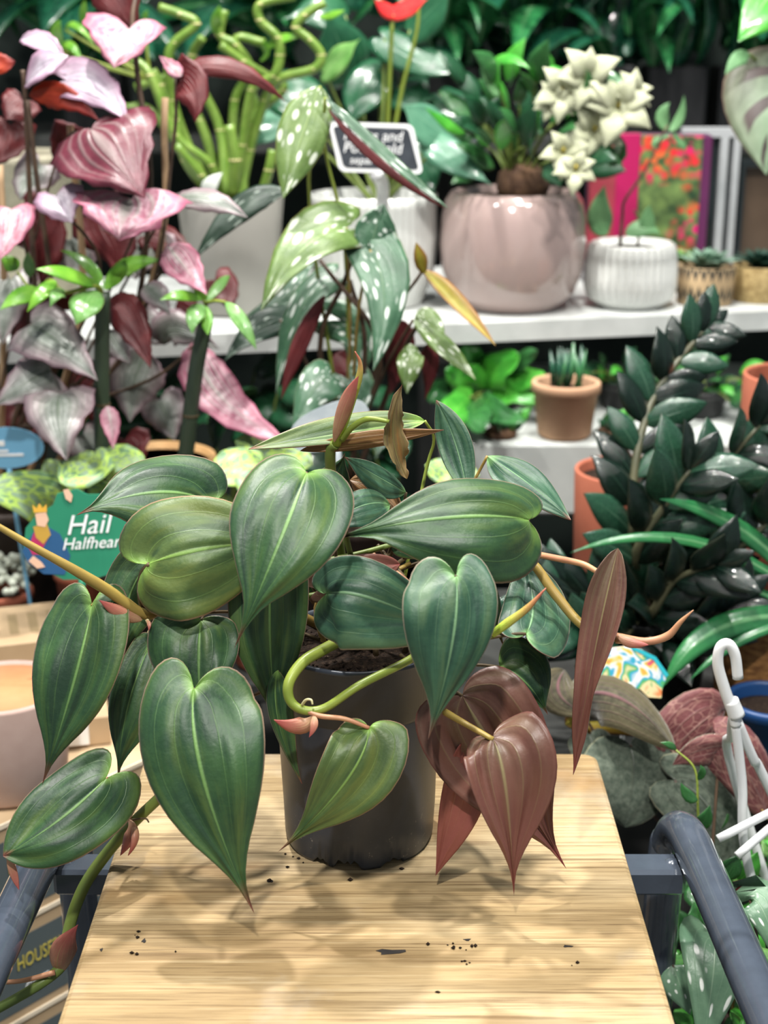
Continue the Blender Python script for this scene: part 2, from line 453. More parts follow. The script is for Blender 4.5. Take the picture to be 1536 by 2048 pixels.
# ---- wood of the stool top: grain running across
def wood_mat():
    m, nt, b = nt_new('pine_wood'); L = nt.links
    tc = N(nt, 'ShaderNodeTexCoord').outputs['Object']
    def mp(s, loc=(0, 0, 0)):
        q = N(nt, 'ShaderNodeMapping'); q.inputs['Scale'].default_value = s; q.inputs['Location'].default_value = loc
        L.new(tc, q.inputs[0]); return q.outputs[0]
    big = noise(nt, 1.0, mp((3.0, 11, 1)), 3, .5, .5)
    streak = noise(nt, 1.0, mp((6, 330, 1)), 5, .65, .25)
    fine = noise(nt, 1.0, mp((16, 1300, 1)), 3, .6)
    col = ramp(nt, big, [(.32, lin((132, 108, 72))), (.5, lin((168, 144, 104))), (.70, lin((194, 172, 134)))])
    col = mix(nt, ramp(nt, streak, [(.36, g(.65)), (.50, g(0))]), col, lin((104, 80, 50)))
    col = mix(nt, ramp(nt, streak, [(.58, g(0)), (.76, g(.55))]), col, lin((214, 198, 162)))
    col = mix(nt, ramp(nt, fine, [(.30, g(.85)), (.43, g(0))]), col, lin((84, 62, 38)))
    worn = noise(nt, 9, tc, 5, .6)
    col = mix(nt, ramp(nt, worn, [(.58, g(0)), (.80, g(.40))]), col, lin((186, 182, 172)))
    warm = noise(nt, 6, mp((1, 2.2, 1), (.3, .1, 0)), 2, .5)
    col = mix(nt, ramp(nt, warm, [(.58, g(0)), (.74, g(.6))]), col, lin((158, 116, 66)))
    L.new(col, b.inputs['Base Color']); setp(b, .55, .3)
    bn = N(nt, 'ShaderNodeBump'); bn.inputs['Strength'].default_value = .25; bn.inputs['Distance'].default_value = .0012
    L.new(fine, bn.inputs['Height']); L.new(bn.outputs[0], b.inputs['Normal'])
    return m
M_wood = wood_mat()
def steel_mat():
    m, nt, b = nt_new('painted_steel'); L = nt.links
    tc = N(nt, 'ShaderNodeTexCoord').outputs['Object']
    nz = noise(nt, 45, tc, 5, .65)
    col = ramp(nt, nz, [(.20, lin((92, 80, 72))), (.27, lin((70, 78, 90))), (.8, lin((80, 89, 103)))])
    L.new(col, b.inputs['Base Color']); setp(b, .2, .6, .1, 0, .9)
    bn = N(nt, 'ShaderNodeBump'); bn.inputs['Strength'].default_value = .03; bn.inputs['Distance'].default_value = .0005
    L.new(noise(nt, 120, tc), bn.inputs['Height']); L.new(bn.outputs[0], b.inputs['Normal'])
    return m
M_steel = steel_mat()

ZT = 0.75
stool = thing('wooden_top_stool', 'stool with pale pine board top and dark grey tube steel side frames', 'stool', (-.0115, .9, 0))
slab('board', -.213, .190, .60, 1.166, ZT-.026, ZT, .014, .004, M_wood, stool)
for sx in (-1, 1):
    cx0 = -.0115
    X = lambda d: cx0+sx*d
    fr = tube('side_frame', [(X(.248), 1.092, 0), (X(.250), 1.09, .3), (X(.252), 1.085, .66), (X(.254), 1.077, .715), (X(.257), 1.045, .741),
              (X(.262), .99, .739), (X(.268), .85, .735), (X(.276), .66, .731), (X(.278), .615, .715), (X(.278), .60, .66), (X(.276), .595, .3), (X(.274), .595, 0)],
              .0158, M_steel, stool, 20, 120)
    lo, hi = sorted((X(.185), X(.252)))
    box('cross_bar', (lo, 1.003, ZT-.043), (hi, 1.032, ZT-.020), M_steel, stool, .003)
    lathe('weld_bead', (X(.243), 1.018, ZT-.046), [(.004, 0), (.010, .004), (.012, .014), (.009, .024), (.003, .028)], M_steel, stool, 12)
    box('lower_rung', (X(.263)-.012, .60, .20), (X(.263)+.012, 1.085, .225), M_steel, stool, .003)
M_black = plain('dark_scorch', (28, 25, 24), (46, 40, 36), 60, .8)
# dark gouges and crumbs on the board
for i, (px, py, w_, h_) in enumerate(((782, 1904, 30, 5), (1135, 1893, 9, 2), (540, 1762, 5, 4), (288, 1882, 4, 4), (203, 1900, 3, 3), (935, 1880, 7, 2))):
    c = Pz(px, py, ZT); s = mpp(px, py, c[1])
    pts = []
    for k in range(9):
        a = 2*math.pi*k/9; r = 1+.35*math.sin(k*2.3+i)
        pts.append((c[0]+w_*s*math.cos(a)*r, c[1]+h_*s*1.7*math.sin(a)*r, ZT+.0004))
    prism('gouge', pts, (0, 0, -.002), M_black, stool)

# ---- shelves and benches of the shop display
M_shelf = plain('white_painted_shelf', (190, 194, 192), (210, 213, 211), 14, .5, bump=.15)
a_, b_ = Pz(900, 688, .963), Pz(1536, 660, .963)
dirx = (b_-a_)[:2]/np.linalg.norm((b_-a_)[:2]); nrm = np.array([-dirx[1], dirx[0]])
def shelf_pt(s, d): q = a_[:2]+dirx*s+nrm*d; return q
sh = [shelf_pt(-1.1, 0), shelf_pt(1.3, 0), shelf_pt(1.3, .5), shelf_pt(-1.1, .5)]
shelf = prism('display_shelf', [(q[0], q[1], .99) for q in sh], (0, 0, -.027), M_shelf)
tag(shelf, 'long white painted shelf carrying the pink glazed pot', 'shelf')
for s, d in ((-1.05, .46), (1.25, .46), (.75, .46)):
    q = shelf_pt(s, d); box('shelf_post', (q[0]-.02, q[1]-.02, 0), (q[0]+.02, q[1]+.02, .965), M_wall, shelf, .003)
M_board = plain('pale_grey_board', (176, 181, 178), (196, 200, 196), 10, .6)
low = box('low_shelf', (.08, 1.85, .747), (1.3, 2.35, .847), M_board, bev=.004)
tag(low, 'pale grey boxed ledge below the white shelf', 'shelf')
for x in (.7, 1.25, .2): box('ledge_leg', (x-.03, 2.2, 0), (x+.03, 2.26, .75), M_wall, low, .003)
M_bench = plain('dark_bench', (32, 34, 33), (48, 50, 48), 12, .75)
bench = box('plant_bench', (.02, 1.30, .622), (1.2, 1.83, .65), M_bench, bev=.004)
tag(bench, 'dark low bench holding the terracotta pots and the glossy dark plant', 'bench')
for x, y in ((.06, 1.34), (1.1, 1.34), (.06, 1.78), (1.1, 1.78)): box('bench_leg', (x-.02, y-.02, 0), (x+.02, y+.02, .623), M_bench, bench, .003)
bench2 = box('plant_bench', (-1.2, 1.53, .622), (-.02, 1.83, .65), M_bench, bev=.004)
tag(bench2, 'dark low bench behind the cardboard boxes under the pink leaved begonia', 'bench')
for x, y in ((-1.1, 1.57), (-.06, 1.57), (-1.1, 1.78), (-.06, 1.78)): box('bench_leg', (x-.02, y-.02, 0), (x+.02, y+.02, .623), M_bench, bench2, .003)
bench3 = box('plant_tray_table', (.30, .80, .27), (1.0, 1.27, .30), M_bench, bev=.004)
tag(bench3, 'dark low table beside the stool under the creeping green plants', 'table')
for x, y in ((.34, .84), (.95, .84), (.34, 1.22), (.95, 1.22)): box('table_leg', (x-.015, y-.015, 0), (x+.015, y+.015, .271), M_bench, bench3, .003)
rear = box('rear_tier', (-1.3, 2.50, 1.17), (1.5, 2.95, 1.20), M_bench, bev=.004)
tag(rear, 'dark upper tier at the back under the dense foliage', 'shelf')
for x in (-1.2, .1, 1.4): box('tier_leg', (x-.03, 2.85, 0), (x+.03, 2.91, 1.171), M_bench, rear, .003)

# ================================================================== the velvet-leaf philodendron
POTC = Pz(718, 1662, ZT)
G1 = dict(rough=.46, spec=.42, sheen=.06, mw=.04, vw=.014, veins=(.35, .70), vs=.28, nscale=30, bump=.5)
LT = leafmat('velvet_leaf', (32, 62, 38), (52, 84, 46), (124, 164, 92), rim=(142, 116, 100), tip=(128, 70, 62), streak=((84, 106, 48), (22, 46, 34)), base=(118, 156, 74), **G1)
LT2 = leafmat('velvet_leaf_blue', (38, 72, 54), (56, 92, 68), (130, 170, 124), rim=(150, 136, 120), tip=(130, 84, 74), streak=((82, 108, 72), (28, 56, 46)), base=(112, 156, 92), **G1)
LT3 = leafmat('velvet_leaf_olive', (62, 86, 44), (84, 104, 54), (140, 178, 88), rim=(156, 122, 100), tip=(136, 76, 68), streak=((112, 122, 56), (44, 68, 42)), base=(136, 176, 82), **G1)
LT4 = LT
LU = leafmat('maroon_underside', (86, 60, 50), (106, 78, 64), (140, 132, 92), rim=(98, 58, 52), tip=(136, 66, 62), rough=.4, spec=.42, mw=.05, vw=.022, vs=.42, veins=(.35, .70), grad=(112, 68, 60), streak=((112, 100, 80), (78, 46, 40)))
LUo = leafmat('amber_underside', (112, 82, 50), (136, 102, 62), (150, 146, 80), rim=(130, 98, 78), tip=(120, 64, 54), rough=.42, spec=.4, streak=((150, 98, 46), (96, 66, 50)))
LUc = leafmat('curled_young_leaf', (124, 112, 74), (140, 122, 84), (168, 170, 96), rim=(150, 110, 92), tip=(150, 88, 76), rough=.42, spec=.4, streak=((168, 112, 60), (106, 84, 66)))
LUr = leafmat('rose_underside', (124, 68, 62), (140, 80, 72), (150, 100, 86), rim=(132, 70, 66), rough=.4, spec=.4)
LUd = LU
M_stem = plain('olive_stem', (96, 116, 56), (120, 136, 64), 40, .4, .4)
M_stemo = plain('amber_stem', (140, 116, 62), (160, 138, 70), 30, .4, .4)
M_stemg = plain('yellow_green_stem', (118, 136, 54), (142, 156, 66), 30, .38, .4)
M_pink = plain('pink_petiole', (176, 122, 96), (190, 142, 104), 30, .4, .4)
M_dstem = plain('dark_stem', (74, 62, 44), (100, 84, 58), 30, .5, .3)
M_sheath = leafmat('pink_sheath', (170, 124, 98), (188, 150, 116), (190, 176, 116), grad=(166, 82, 78), rough=.4, spec=.4, nscale=60)
M_root = plain('aerial_root', (196, 190, 140), (214, 206, 160), 60, .5)
M_bud = leafmat('bud_green', (150, 180, 60), (176, 200, 76), (190, 210, 100), grad=(190, 110, 90), rough=.38, nscale=40)

ph = thing('potted_philodendron', 'heart leaved velvet green trailing plant in black nursery pot on pine board', 'plant', POTC)
pz = POTC
def black_mat():
    m, nt, b = nt_new('black_pot_plastic'); L = nt.links
    tc = N(nt, 'ShaderNodeTexCoord').outputs['Object']
    nz = noise(nt, 30, tc, 4)
    col = ramp(nt, nz, [(.3, lin((44, 50, 60))), (.7, lin((56, 62, 73)))])
    sz = N(nt, 'ShaderNodeSeparateXYZ'); L.new(tc, sz.inputs[0])
    low_ = ramp(nt, sz.outputs[2], [(.006, g(1)), (.05, g(0))])
    sc = noise(nt, 210, tc, 4, .7); sc2 = noise(nt, 34, tc, 2)
    msk = math_node(nt, 'MULTIPLY', math_node(nt, 'MULTIPLY', ramp(nt, sc, [(.62, g(0)), (.68, g(1))]), ramp(nt, sc2, [(.5, g(0)), (.6, g(1))])), low_)
    col = mix(nt, msk, col, lin((150, 146, 140)))
    L.new(col, b.inputs['Base Color']); setp(b, .38, .5)
    return m
M_blackpot = black_mat()
H = .170
rimr = .066
def potnotch(i, a, z): return .0006*math.sin(a*7+z*40)
pot = lathe('pot', pz, [(.050, .0015), (.0575, .0), (.0595, .004), (.0605, .03), (.0635, .120), (.0638, .1225), (.0652, .1235), (.0660, .166), (.0668, .1665), (.0668, .1695), (.0660, H),
                        (.0645, H), (.0640, .165), (.0615, .09), (.0580, .006)], M_blackpot, ph, 144, potnotch, label='black plastic nursery pot with scuffed base')
for v in pot.data.vertices:      # nibbled drain notches: the foot is really cut away
    if v.co.z < .0075 and math.hypot(v.co.x, v.co.y) > .049:
        for ang, ww, hh in ((-98, 11, .0085), (-62, 9, .0055), (-120, 7, .0060)):
            d = abs((math.degrees(math.atan2(v.co.y, v.co.x))-ang+180) % 360-180)/ww
            if d < 1: v.co.z = max(v.co.z, hh*(1-d**4)*(.85+.3*math.sin(d*9+ang))+v.co.z*.3)
def soil_mat():
    m, nt, b = nt_new('potting_soil'); L = nt.links
    tc = N(nt, 'ShaderNodeTexCoord').outputs['Object']; nz = noise(nt, 300, tc, 4, .7)
    L.new(ramp(nt, nz, [(.35, lin((24, 18, 14))), (.62, lin((58, 44, 34))), (.72, lin((120, 104, 86)))]), b.inputs['Base Color']); setp(b, .9, .2)
    bn = N(nt, 'ShaderNodeBump'); bn.inputs['Strength'].default_value = 1; bn.inputs['Distance'].default_value = .004
    L.new(nz, bn.inputs['Height']); L.new(bn.outputs[0], b.inputs['Normal']); return m
M_soil = soil_mat()
SZ = H-.010
disc('soil', pz+np.array([0, 0, SZ]), .0635, M_soil, ph, 40, .006)
V = []; f = []
for i in range(240):      # loose crumbs on the soil
    a = RNG.rand()*6.283; r = .06*math.sqrt(RNG.rand()); s = .001+.0016*RNG.rand()
    c = pz+np.array([r*math.cos(a), r*math.sin(a), SZ+.003+.003*(1-r/.06)])
    k = len(V)
    for d in ((1, 0, 0), (-1, 0, 0), (0, 1, 0), (0, -1, 0), (0, 0, 1), (0, 0, -1)): V.append(c+np.array(d)*s*(.6+.8*RNG.rand()))
    for q in ((0, 2, 4), (2, 1, 4), (1, 3, 4), (3, 0, 4), (2, 0, 5), (1, 2, 5), (3, 1, 5), (0, 3, 5)): f.append(tuple(k+x for x in q))
o = mesh_obj('soil_crumbs', V, f, M_soil, ph); o['kind'] = 'stuff'

PC = (720, 1290, 1.03)       # where stems meet the soil
def pl(*a, **k):
    k.setdefault('pm', M_dstem); k.setdefault('nt', 26); k.setdefault('nu', 25); k.setdefault('cup', .16); k.setdefault('thick', .0006); k.setdefault('quilt', .028); k.setdefault('bumpy', .075)
    return leaf(ph, *a, **k)
# -- the leaves that show their upper faces
pl((388, 1378), (408, 1565), (509, 1828), 117, 140, (.925, .885, .868), LT, LU, 'heart', pet=[(640, 1330, 1.02), (480, 1400, 1.0), (405, 1400, .96)], wave=.04, wf=1.5)
pl((613, 946), (556, 1092), (468, 1298), 126, 118, (.985, .93, .915), LT, LU, 'heartlong', pet=[(690, 1230, 1.03), (660, 1050, 1.04), (620, 960, 1.0)], cup=.2)
pl((420, 1003), (300, 985), (153, 1030), 98, 112, (1.06, 1.03, 1.0), LT4, LU, 'heart', n=(-.25, -1, .75), pet=[(640, 1220, 1.04), (520, 1080, 1.07), (440, 1010, 1.07)], lobe=.8, fold=-.1)
pl((298, 1128), (405, 1098), (548, 1085), 132, 122, (.985, .985, 1.01), LT3, LU, 'round', n=(0, -1, .5), lobe=1.25, pet=[(286, 1226, 1.0), (279, 1180, .995), (284, 1145, .99)], pr=5, pm=M_dstem, cup=.2)
pl((1057, 1040), (880, 1036), (652, 1082), 92, 132, (.985, .955, .96), LT, LU, 'heartlong', n=(.05, -1, .7), pet=[(760, 1230, 1.03), (900, 1080, 1.05), (1020, 1045, 1.02)], cup=.22, wave=.05, wf=1)
pl((912, 1153), (905, 1285), (856, 1480), 108, 84, (.905, .885, .885), LT2, LU, 'heart', n=(.1, -1, .55), lobe=1.1, pet=[(760, 1260, 1.02), (840, 1170, 1.0), (895, 1150, .96)], cup=.24)
pl((652, 1188), (742, 1196), (890, 1262), 112, 80, (.965, .955, .965), LT2, LUd, 'round', n=(0, -1, .6), pet=[(720, 1290, 1.02), (690, 1230, 1.01), (660, 1195, .98)], lobe=.9, cup=.2)
pl((545, 1120), (540, 1275), (555, 1470), 84, 78, (1.0, .985, .97), LT4, LU, 'heart', n=(.1, -1, .3), pet=[(680, 1260, 1.03), (600, 1140, 1.03)])
pl((556, 1340), (556, 1440), (604, 1568), 20, 34, (.975, .965, .958), LT4, LUd, 'ovate', n=(-.4, -1, .2))
pl((402, 1240), (398, 1330), (402, 1450), 108, 78, (.985, .965, .95), LT4, LU, 'heart', n=(0, -1, .5), pet=[(640, 1280, 1.02), (500, 1230, 1.02), (420, 1225, 1.0)], lobe=.4)
pl((184, 1211), (146, 1370), (84, 1570), 102, 84, (.985, .955, .945), LT, LU, 'heart', n=(-.1, -1, .45), pet=[(300, 1235, 1.02), (240, 1190, 1.02), (200, 1195, 1.0)], pm=M_stemo, lobe=1.0, wave=.05)
pl((212, 1557), (118, 1640), (6, 1712), 92, 92, (.965, .935, .92), LT, LU, 'round', n=(-.1, -1, .6), lobe=1.15, pet=[(262, 1640, .985), (245, 1590, .985), (225, 1560, .975)], pm=M_pink, cup=.25, wave=.06)
pl((738, 1456), (690, 1565), (556, 1704), 72, 88, (.935, .915, .915), LT3, LU, 'heart', n=(0, -1, .4), lobe=.5, cup=.05, wave=.08)
pl((1052, 1268), (1066, 1208), (1050, 1128), 80, 62, (.975, 1.01, 1.05), LT2, LU, 'round', n=(.05, -1, .8), pet=[(880, 1300, 1.0), (960, 1280, .985), (1030, 1268, .975)], pm=M_dstem, lobe=.7)
pl((1000, 1334), (1052, 1366), (1096, 1430), 52, 74, (1.0, .99, .985), LT4, LU, 'heart', n=(.2, -1, .3), pet=[(900, 1330, 1.0), (960, 1330, 1.0)], lobe=.4)
pl((975, 912), (1058, 968), (1142, 1040), 40, 52, (1.09, 1.06, 1.03), LT2, LUd, 'ovate', n=(.3, -1, .9), pet=[(800, 1200, 1.04), (905, 1040, 1.07), (950, 958, 1.09)], pm=M_stemo, fold=-.35, cup=0)
pl((936, 990), (908, 880), (872, 800), 34, 36, (1.06, 1.08, 1.09), LT2, LUo, 'lance', n=(-.1, -1, .2), pet=[(790, 1200, 1.04), (900, 1060, 1.05)], fold=.1)
pl((850, 842), (690, 866), (497, 898), 40, 34, (1.08, 1.06, 1.04), LT3, LUo, 'lance', n=(0, -.75, 1), fold=.35, cup=0, pet=[(800, 1200, 1.05), (850, 950, 1.09), (868, 880, 1.09)], pm=M_stemg)
pl((600, 902), (750, 884), (888, 860), 12, 24, (1.05, 1.045, 1.05), LUo, LUo, 'lance', n=(0, -1, -.1), cup=.1)
pl((814, 958), (786, 868), (804, 770), 22, 20, (1.035, 1.03, 1.02), LUc, LUo, 'lance', n=(.5, -1, .1), wave=.7, wf=3, fold=.5, twist=.4, cup=0, jag=.12)
pl((812, 985), (750, 950), (690, 914), 26, 34, (1.06, 1.04, 1.02), LT2, LUo, 'ovate', n=(0, -1, .7), pet=[(760, 1180, 1.05), (800, 1050, 1.06)])
pl((780, 1010), (715, 1015), (640, 1072), 36, 44, (1.04, 1.015, 1.0), LT2, LUo, 'ovate', n=(0, -1, .7), pet=[(750, 1180, 1.04), (785, 1080, 1.05)])
# -- leaves in the shade inside and below
pl((300, 1122), (252, 1215), (236, 1352), 66, 68, (1.05, 1.035, 1.02), LT4, LUd, 'heart', n=(-.2, -1, .3), pet=[(640, 1260, 1.04), (450, 1160, 1.07), (330, 1120, 1.07)])
pl((302, 1285), (254, 1420), (236, 1562), 46, 66, (1.02, .99, .985), LT4, LUd, 'heart', n=(-.3, -1, .3), pet=[(640, 1290, 1.04), (420, 1270, 1.05)], lobe=.5)
pl((645, 1175), (720, 1150), (800, 1128), 34, 44, (1.01, 1.02, 1.04), LUd, LUd, 'round', n=(-.3, -1, .2))
pl((780, 1075), (820, 1090), (880, 1120), 30, 30, (1.05, 1.05, 1.04), LT4, LUd, 'ovate')
pl((640, 1000), (668, 960), (690, 905), 40, 40, (1.08, 1.08, 1.08), LT4, LUd, 'heart', lobe=.3)
pl((700, 960), (760, 985), (810, 1040), 34, 30, (1.09, 1.08, 1.07), LUo, LT4, 'ovate')
pl((890, 1110), (960, 1190), (1010, 1300), 40, 46, (1.05, 1.06, 1.05), LT4, LUd, 'heart', n=(.3, -1, .3))
pl((580, 1080), (600, 1150), (600, 1230), 44, 44, (1.07, 1.06, 1.05), LT4, LUd, 'heart', lobe=.4)
# -- leaves that show their maroon undersides
pl((986, 1479), (1012, 1585), (1028, 1792), 72, 110, (.925, .905, .90), LU, LT, 'heart', n=(.1, -1, .2), lobe=.75, pet=[(890, 1424, .955), (935, 1450, .935)], pm=M_stemo, pr=6, cup=-.12, quilt=-.07, wave=.06)
pl((925, 1392), (1005, 1530), (1133, 1738), 122, 122, (.965, .95, .94), LU, LT, 'heart', n=(.15, -1, .15), lobe=.5, cup=-.1, quilt=-.06, pet=[(800, 1310, 1.0), (880, 1360, .975)])
pl((935, 1475), (907, 1605), (871, 1752), 28, 62, (.96, .95, .945), LUr, LT, 'ovate', n=(-.1, -1, .2), cup=-.05)
pl((1236, 1096), (1188, 1310), (1146, 1550), 40, 42, (.985, .965, .955), LU, LT, 'spindle', n=(-.3, -1, .1), cup=-.1, fold=.3, twist=-.5, wave=.35, wf=1.7)
stem('petiole', [(1040, 1100, 1.04), (1070, 1108, 1.03), (1120, 1118, 1.01), (1165, 1128, .994), (1192, 1142, .986), (1208, 1152, .984)], [6.5, 6.5, 6.5, 6, 5.5, 4], M_pink, ph, 8)
# -- runners, shoots and buds
stem('stem', [(-25, 1040, .955), (60, 1090, .96), (140, 1135, .967), (215, 1180, .98), (288, 1228, .995), (350, 1212, 1.01), (470, 1190, 1.03), (640, 1250, 1.04), (690, 1300, 1.04)], [6, 8.5, 12, 12, 12, 11, 11], M_stemo, ph, 12, label='long amber runner reaching over the boxes')
stem('stem', [(430, 1490, .985), (330, 1585, .985), (255, 1658, .985), (185, 1745, .975), (152, 1810, .965), (133, 1880, .955), (128, 1925, .945), (85, 1965, .93), (0, 2015, .92), (-60, 2045, .91)], [11, 11, 12, 12, 12, 11, 10, 10], M_stem, ph, 12, label='trailing green runner at the board edge')
stem('stem', [(735, 1272, 1.02), (695, 1276, .995), (645, 1300, .975), (605, 1325, .962), (578, 1365, .95), (580, 1400, .945), (606, 1420, .942), (650, 1416, .943), (720, 1370, .95), (815, 1322, .972), (840, 1300, .99)], [11, 11, 11, 11, 10, 9, 8.5, 8, 8, 8], M_stemg, ph, 12, label='looping yellow green shoot over the pot rim')
stem('petiole', [(606, 1418, .942), (640, 1432, .938), (690, 1438, .935), (738, 1456, .935)], [6, 5.5, 5, 4], M_pink, ph, 8)
stem('stem', [(820, 1230, 1.03), (960, 1120, 1.03), (1052, 1118, 1.015), (1110, 1188, 1.0), (1165, 1250, .985), (1232, 1276, .972)], [9, 9, 9, 10, 9, 8], M_stemo, ph, 12)
stem('stem', [(1232, 1276, .972), (1290, 1283, .968), (1335, 1272, .965), (1362, 1243, .962), (1387, 1220, .96)], [11, 8, 8, 5, 1], M_pink, ph, 10, label='pink curved growing tip')
leaf(ph, (1236, 1272), (1262, 1283), (1298, 1290), 12, 10, (.965, .96, .957), M_sheath, M_sheath, 'lance', name='sheath', cup=.6, thick=.001)
stem('bud', [(985, 1268, .925), (1015, 1246, .922), (1055, 1216, .92), (1092, 1176, .918)], [8, 9.5, 7, 1], M_bud, ph, 10)
stem('stem', [(850, 1300, 1.0), (930, 1290, .96), (985, 1268, .925)], [5, 6, 7], M_stemg, ph, 8)
stem('stem', [(700, 1250, 1.04), (668, 1000, 1.06), (660, 905, 1.05), (672, 888, 1.045)], [9, 10, 11, 10], M_stem, ph, 10)
stem('bud', [(672, 888, 1.045), (700, 810, 1.035), (718, 755, 1.03), (720, 725, 1.028), (710, 703, 1.025)], [10, 9, 7, 4, 1], M_bud, ph, 10)
leaf(ph, (668, 885), (690, 815), (717, 752), 13, 19, (1.04, 1.025, 1.02), M_sheath, M_sheath, 'lance', name='sheath', n=(-.2, -1, .2), cup=.7, thick=.001)
stem('stem', [(684, 880, 1.04), (704, 855, 1.03), (735, 838, 1.025), (778, 843, 1.02)], [6, 6, 6, 4], M_stemg, ph, 8)
# pink sheaths at the nodes
def sheath(*a, **k): return leaf(ph, *a, M_sheath, M_sheath, k.pop('shape', 'lance'), name='sheath', thick=.001, **k)
sheath((625, 1432), (600, 1455), (548, 1440), 18, 18, (.938, .934, .932), cup=.5, n=(0, -1, .1))
sheath((626, 1430), (628, 1450), (618, 1475), 8, 8, (.938, .932, .93), cup=.3)
sheath((120, 1948), (118, 1905), (156, 1850), 32, 20, (.94, .93, .925), cup=.7, n=(0, -1, .1), shape='ovate')
sheath((255, 1640), (258, 1670), (240, 1712), 14, 14, (.975, .965, .962), cup=.6, n=(-.3, -1, 0))
sheath((262, 1640), (272, 1675), (256, 1712), 8, 9, (.975, .962, .96), cup=.6, n=(.5, -1, 0))
sheath((285, 1240), (245, 1225), (198, 1200), 12, 16, (.99, .98, .975), cup=.5)
sheath((292, 1240), (298, 1248), (297, 1262), 4, 4, (.985, .98, .978), cup=.2)
sheath((16, 1712), (26, 1745), (38, 1780), 9, 8, (.924, .922, .918), cup=.3)
stem('petiole', [(-30, 1965, .92), (40, 1962, .925), (110, 1945, .93)], [5, 5, 6], M_pink, ph, 8)
stem('aerial_root', [(604, 1410, .942), (612, 1400, .938), (622, 1400, .936), (625, 1409, .935)], [3, 3, 2.5, 2], M_root, ph, 6)
stem('aerial_root', [(262, 1640, .975), (290, 1637, .97), (298, 1645, .968)], [2.5, 2, 1.5], M_dstem, ph, 6)
stem('aerial_root', [(294, 1240, .99), (300, 1255, .985), (296, 1266, .984)], [4, 3, 2.5], M_root, ph, 6)
# tangle of stems above the soil
for i in range(16):
    x0 = 640+i*14; a = RNG.rand(6)
    stem('stem', [(x0, 1305+10*a[0], 1.0+.06*a[1]), (x0+60*(a[2]-.5), 1200, 1.02+.05*a[3]), (640+260*a[4], 1085+60*a[5], 1.05)], [6, 5, 4], (M_dstem, M_stemo, M_pink, M_stem)[i % 4], ph, 6)
for (p0, p1) in (((600, 1130, 1.04), (830, 1075, 1.05)), ((585, 1150, 1.03), (700, 1140, 1.04)), ((600, 1195, 1.02), (690, 1165, 1.04)), ((690, 1060, 1.03), (705, 1120, 1.03))):
    stem('stem', [p0, ((p0[0]+p1[0])/2, (p0[1]+p1[1])/2+6, p0[2]), p1], [6, 6, 5], (M_stem, M_stemo)[p0[0] % 2], ph, 8)
# bits of soil scattered on the board
M_crumb = M_soil
V = []; f = []
for (px, py, sp_, n_) in ((600, 1670, 12, 14), (715, 1735, 60, 12), (915, 1890, 30, 9), (930, 1925, 14, 4), (540, 1762, 2, 2), (876, 1985, 3, 2), (300, 1890, 60, 6), (600, 1712, 40, 8), (1150, 1930, 10, 2)):
    for i in range(n_):
        q = Pz(px+sp_*RNG.randn()*.6, py+sp_*RNG.randn()*.25, ZT)
        if math.hypot(q[0]-pz[0], q[1]-pz[1]) < .061: continue
        s = .0007+.0012*RNG.rand(); k = len(V); q = q+np.array([0, 0, s*.5])
        for d in ((1, 0, 0), (-1, 0, 0), (0, 1, 0), (0, -1, 0), (0, 0, .8), (0, 0, -.8)): V.append(q+np.array(d)*s*(.6+.8*RNG.rand()))
        for qd in ((0, 2, 4), (2, 1, 4), (1, 3, 4), (3, 0, 4), (2, 0, 5), (1, 2, 5), (3, 1, 5), (0, 3, 5)): f.append(tuple(k+x for x in qd))
o = mesh_obj('soil_crumbs', V, f, M_crumb); o['kind'] = 'stuff'; tag(o, 'dark crumbs of soil scattered on the pine board', 'soil')

# ================================================================== background helpers
def inst(name, me, parent, loc, d, nrm, sx, sy=None, label=None):
    """one more leaf that shares mesh data: x along d, z towards nrm"""
    d = Vector(d).normalized(); nrm = Vector(nrm); nrm = nrm-d*nrm.dot(d)
    if nrm.length < 1e-5: nrm = Vector((0, 0, 1)).cross(d).cross(d)
    nrm.normalize(); yv = nrm.cross(d); sy = sy or sx
    o = bpy.data.objects.new(name, me); C.objects.link(o)
    pl_ = rloc(parent) if parent is not None else np.zeros(3)
    Mx = Matrix(((d.x*sx, yv.x*sy, nrm.x*sx, loc[0]-pl_[0]), (d.y*sx, yv.y*sy, nrm.y*sx, loc[1]-pl_[1]), (d.z*sx, yv.z*sy, nrm.z*sx, loc[2]-pl_[2]), (0, 0, 0, 1)))
    if parent is not None: o.parent = parent
    o.matrix_local = Mx
    co, fs = mesh_np(me); A = np.array(Mx); register(o, co@A[:3, :3].T+A[:3, 3]+pl_, fs)
    return o
MNP = {}
def mesh_np(me):
    if me.name not in MNP:
        co = np.zeros(len(me.vertices)*3); me.vertices.foreach_get('co', co); MNP[me.name] = (co.reshape(-1, 3), [tuple(p.vertices) for p in me.polygons])
    return MNP[me.name]
def inst_free(name, me, parent, gen, tries=40):
    """like inst, but draws a new place until the leaf keeps clear of other things"""
    for k in range(tries):
        loc, d, nrm, sx = gen(); sx = sx*max(.45, 1-.6*max(0, k-8)/(tries-8))
        dv = Vector(d).normalized(); nv = Vector(nrm); nv = (nv-dv*nv.dot(dv)).normalized(); yv_ = nv.cross(dv)
        co, fs = mesh_np(me)
        W = np.asarray(loc)+sx*(co[:, :1]*np.array(dv)+co[:, 1:2]*np.array(yv_)+co[:, 2:3]*np.array(nv))
        if clear_of_others(parent, W, fs): return inst(name, me, parent, loc, d, nrm, sx)
    NOFIT.append(parent.name); return None
NOFIT = []
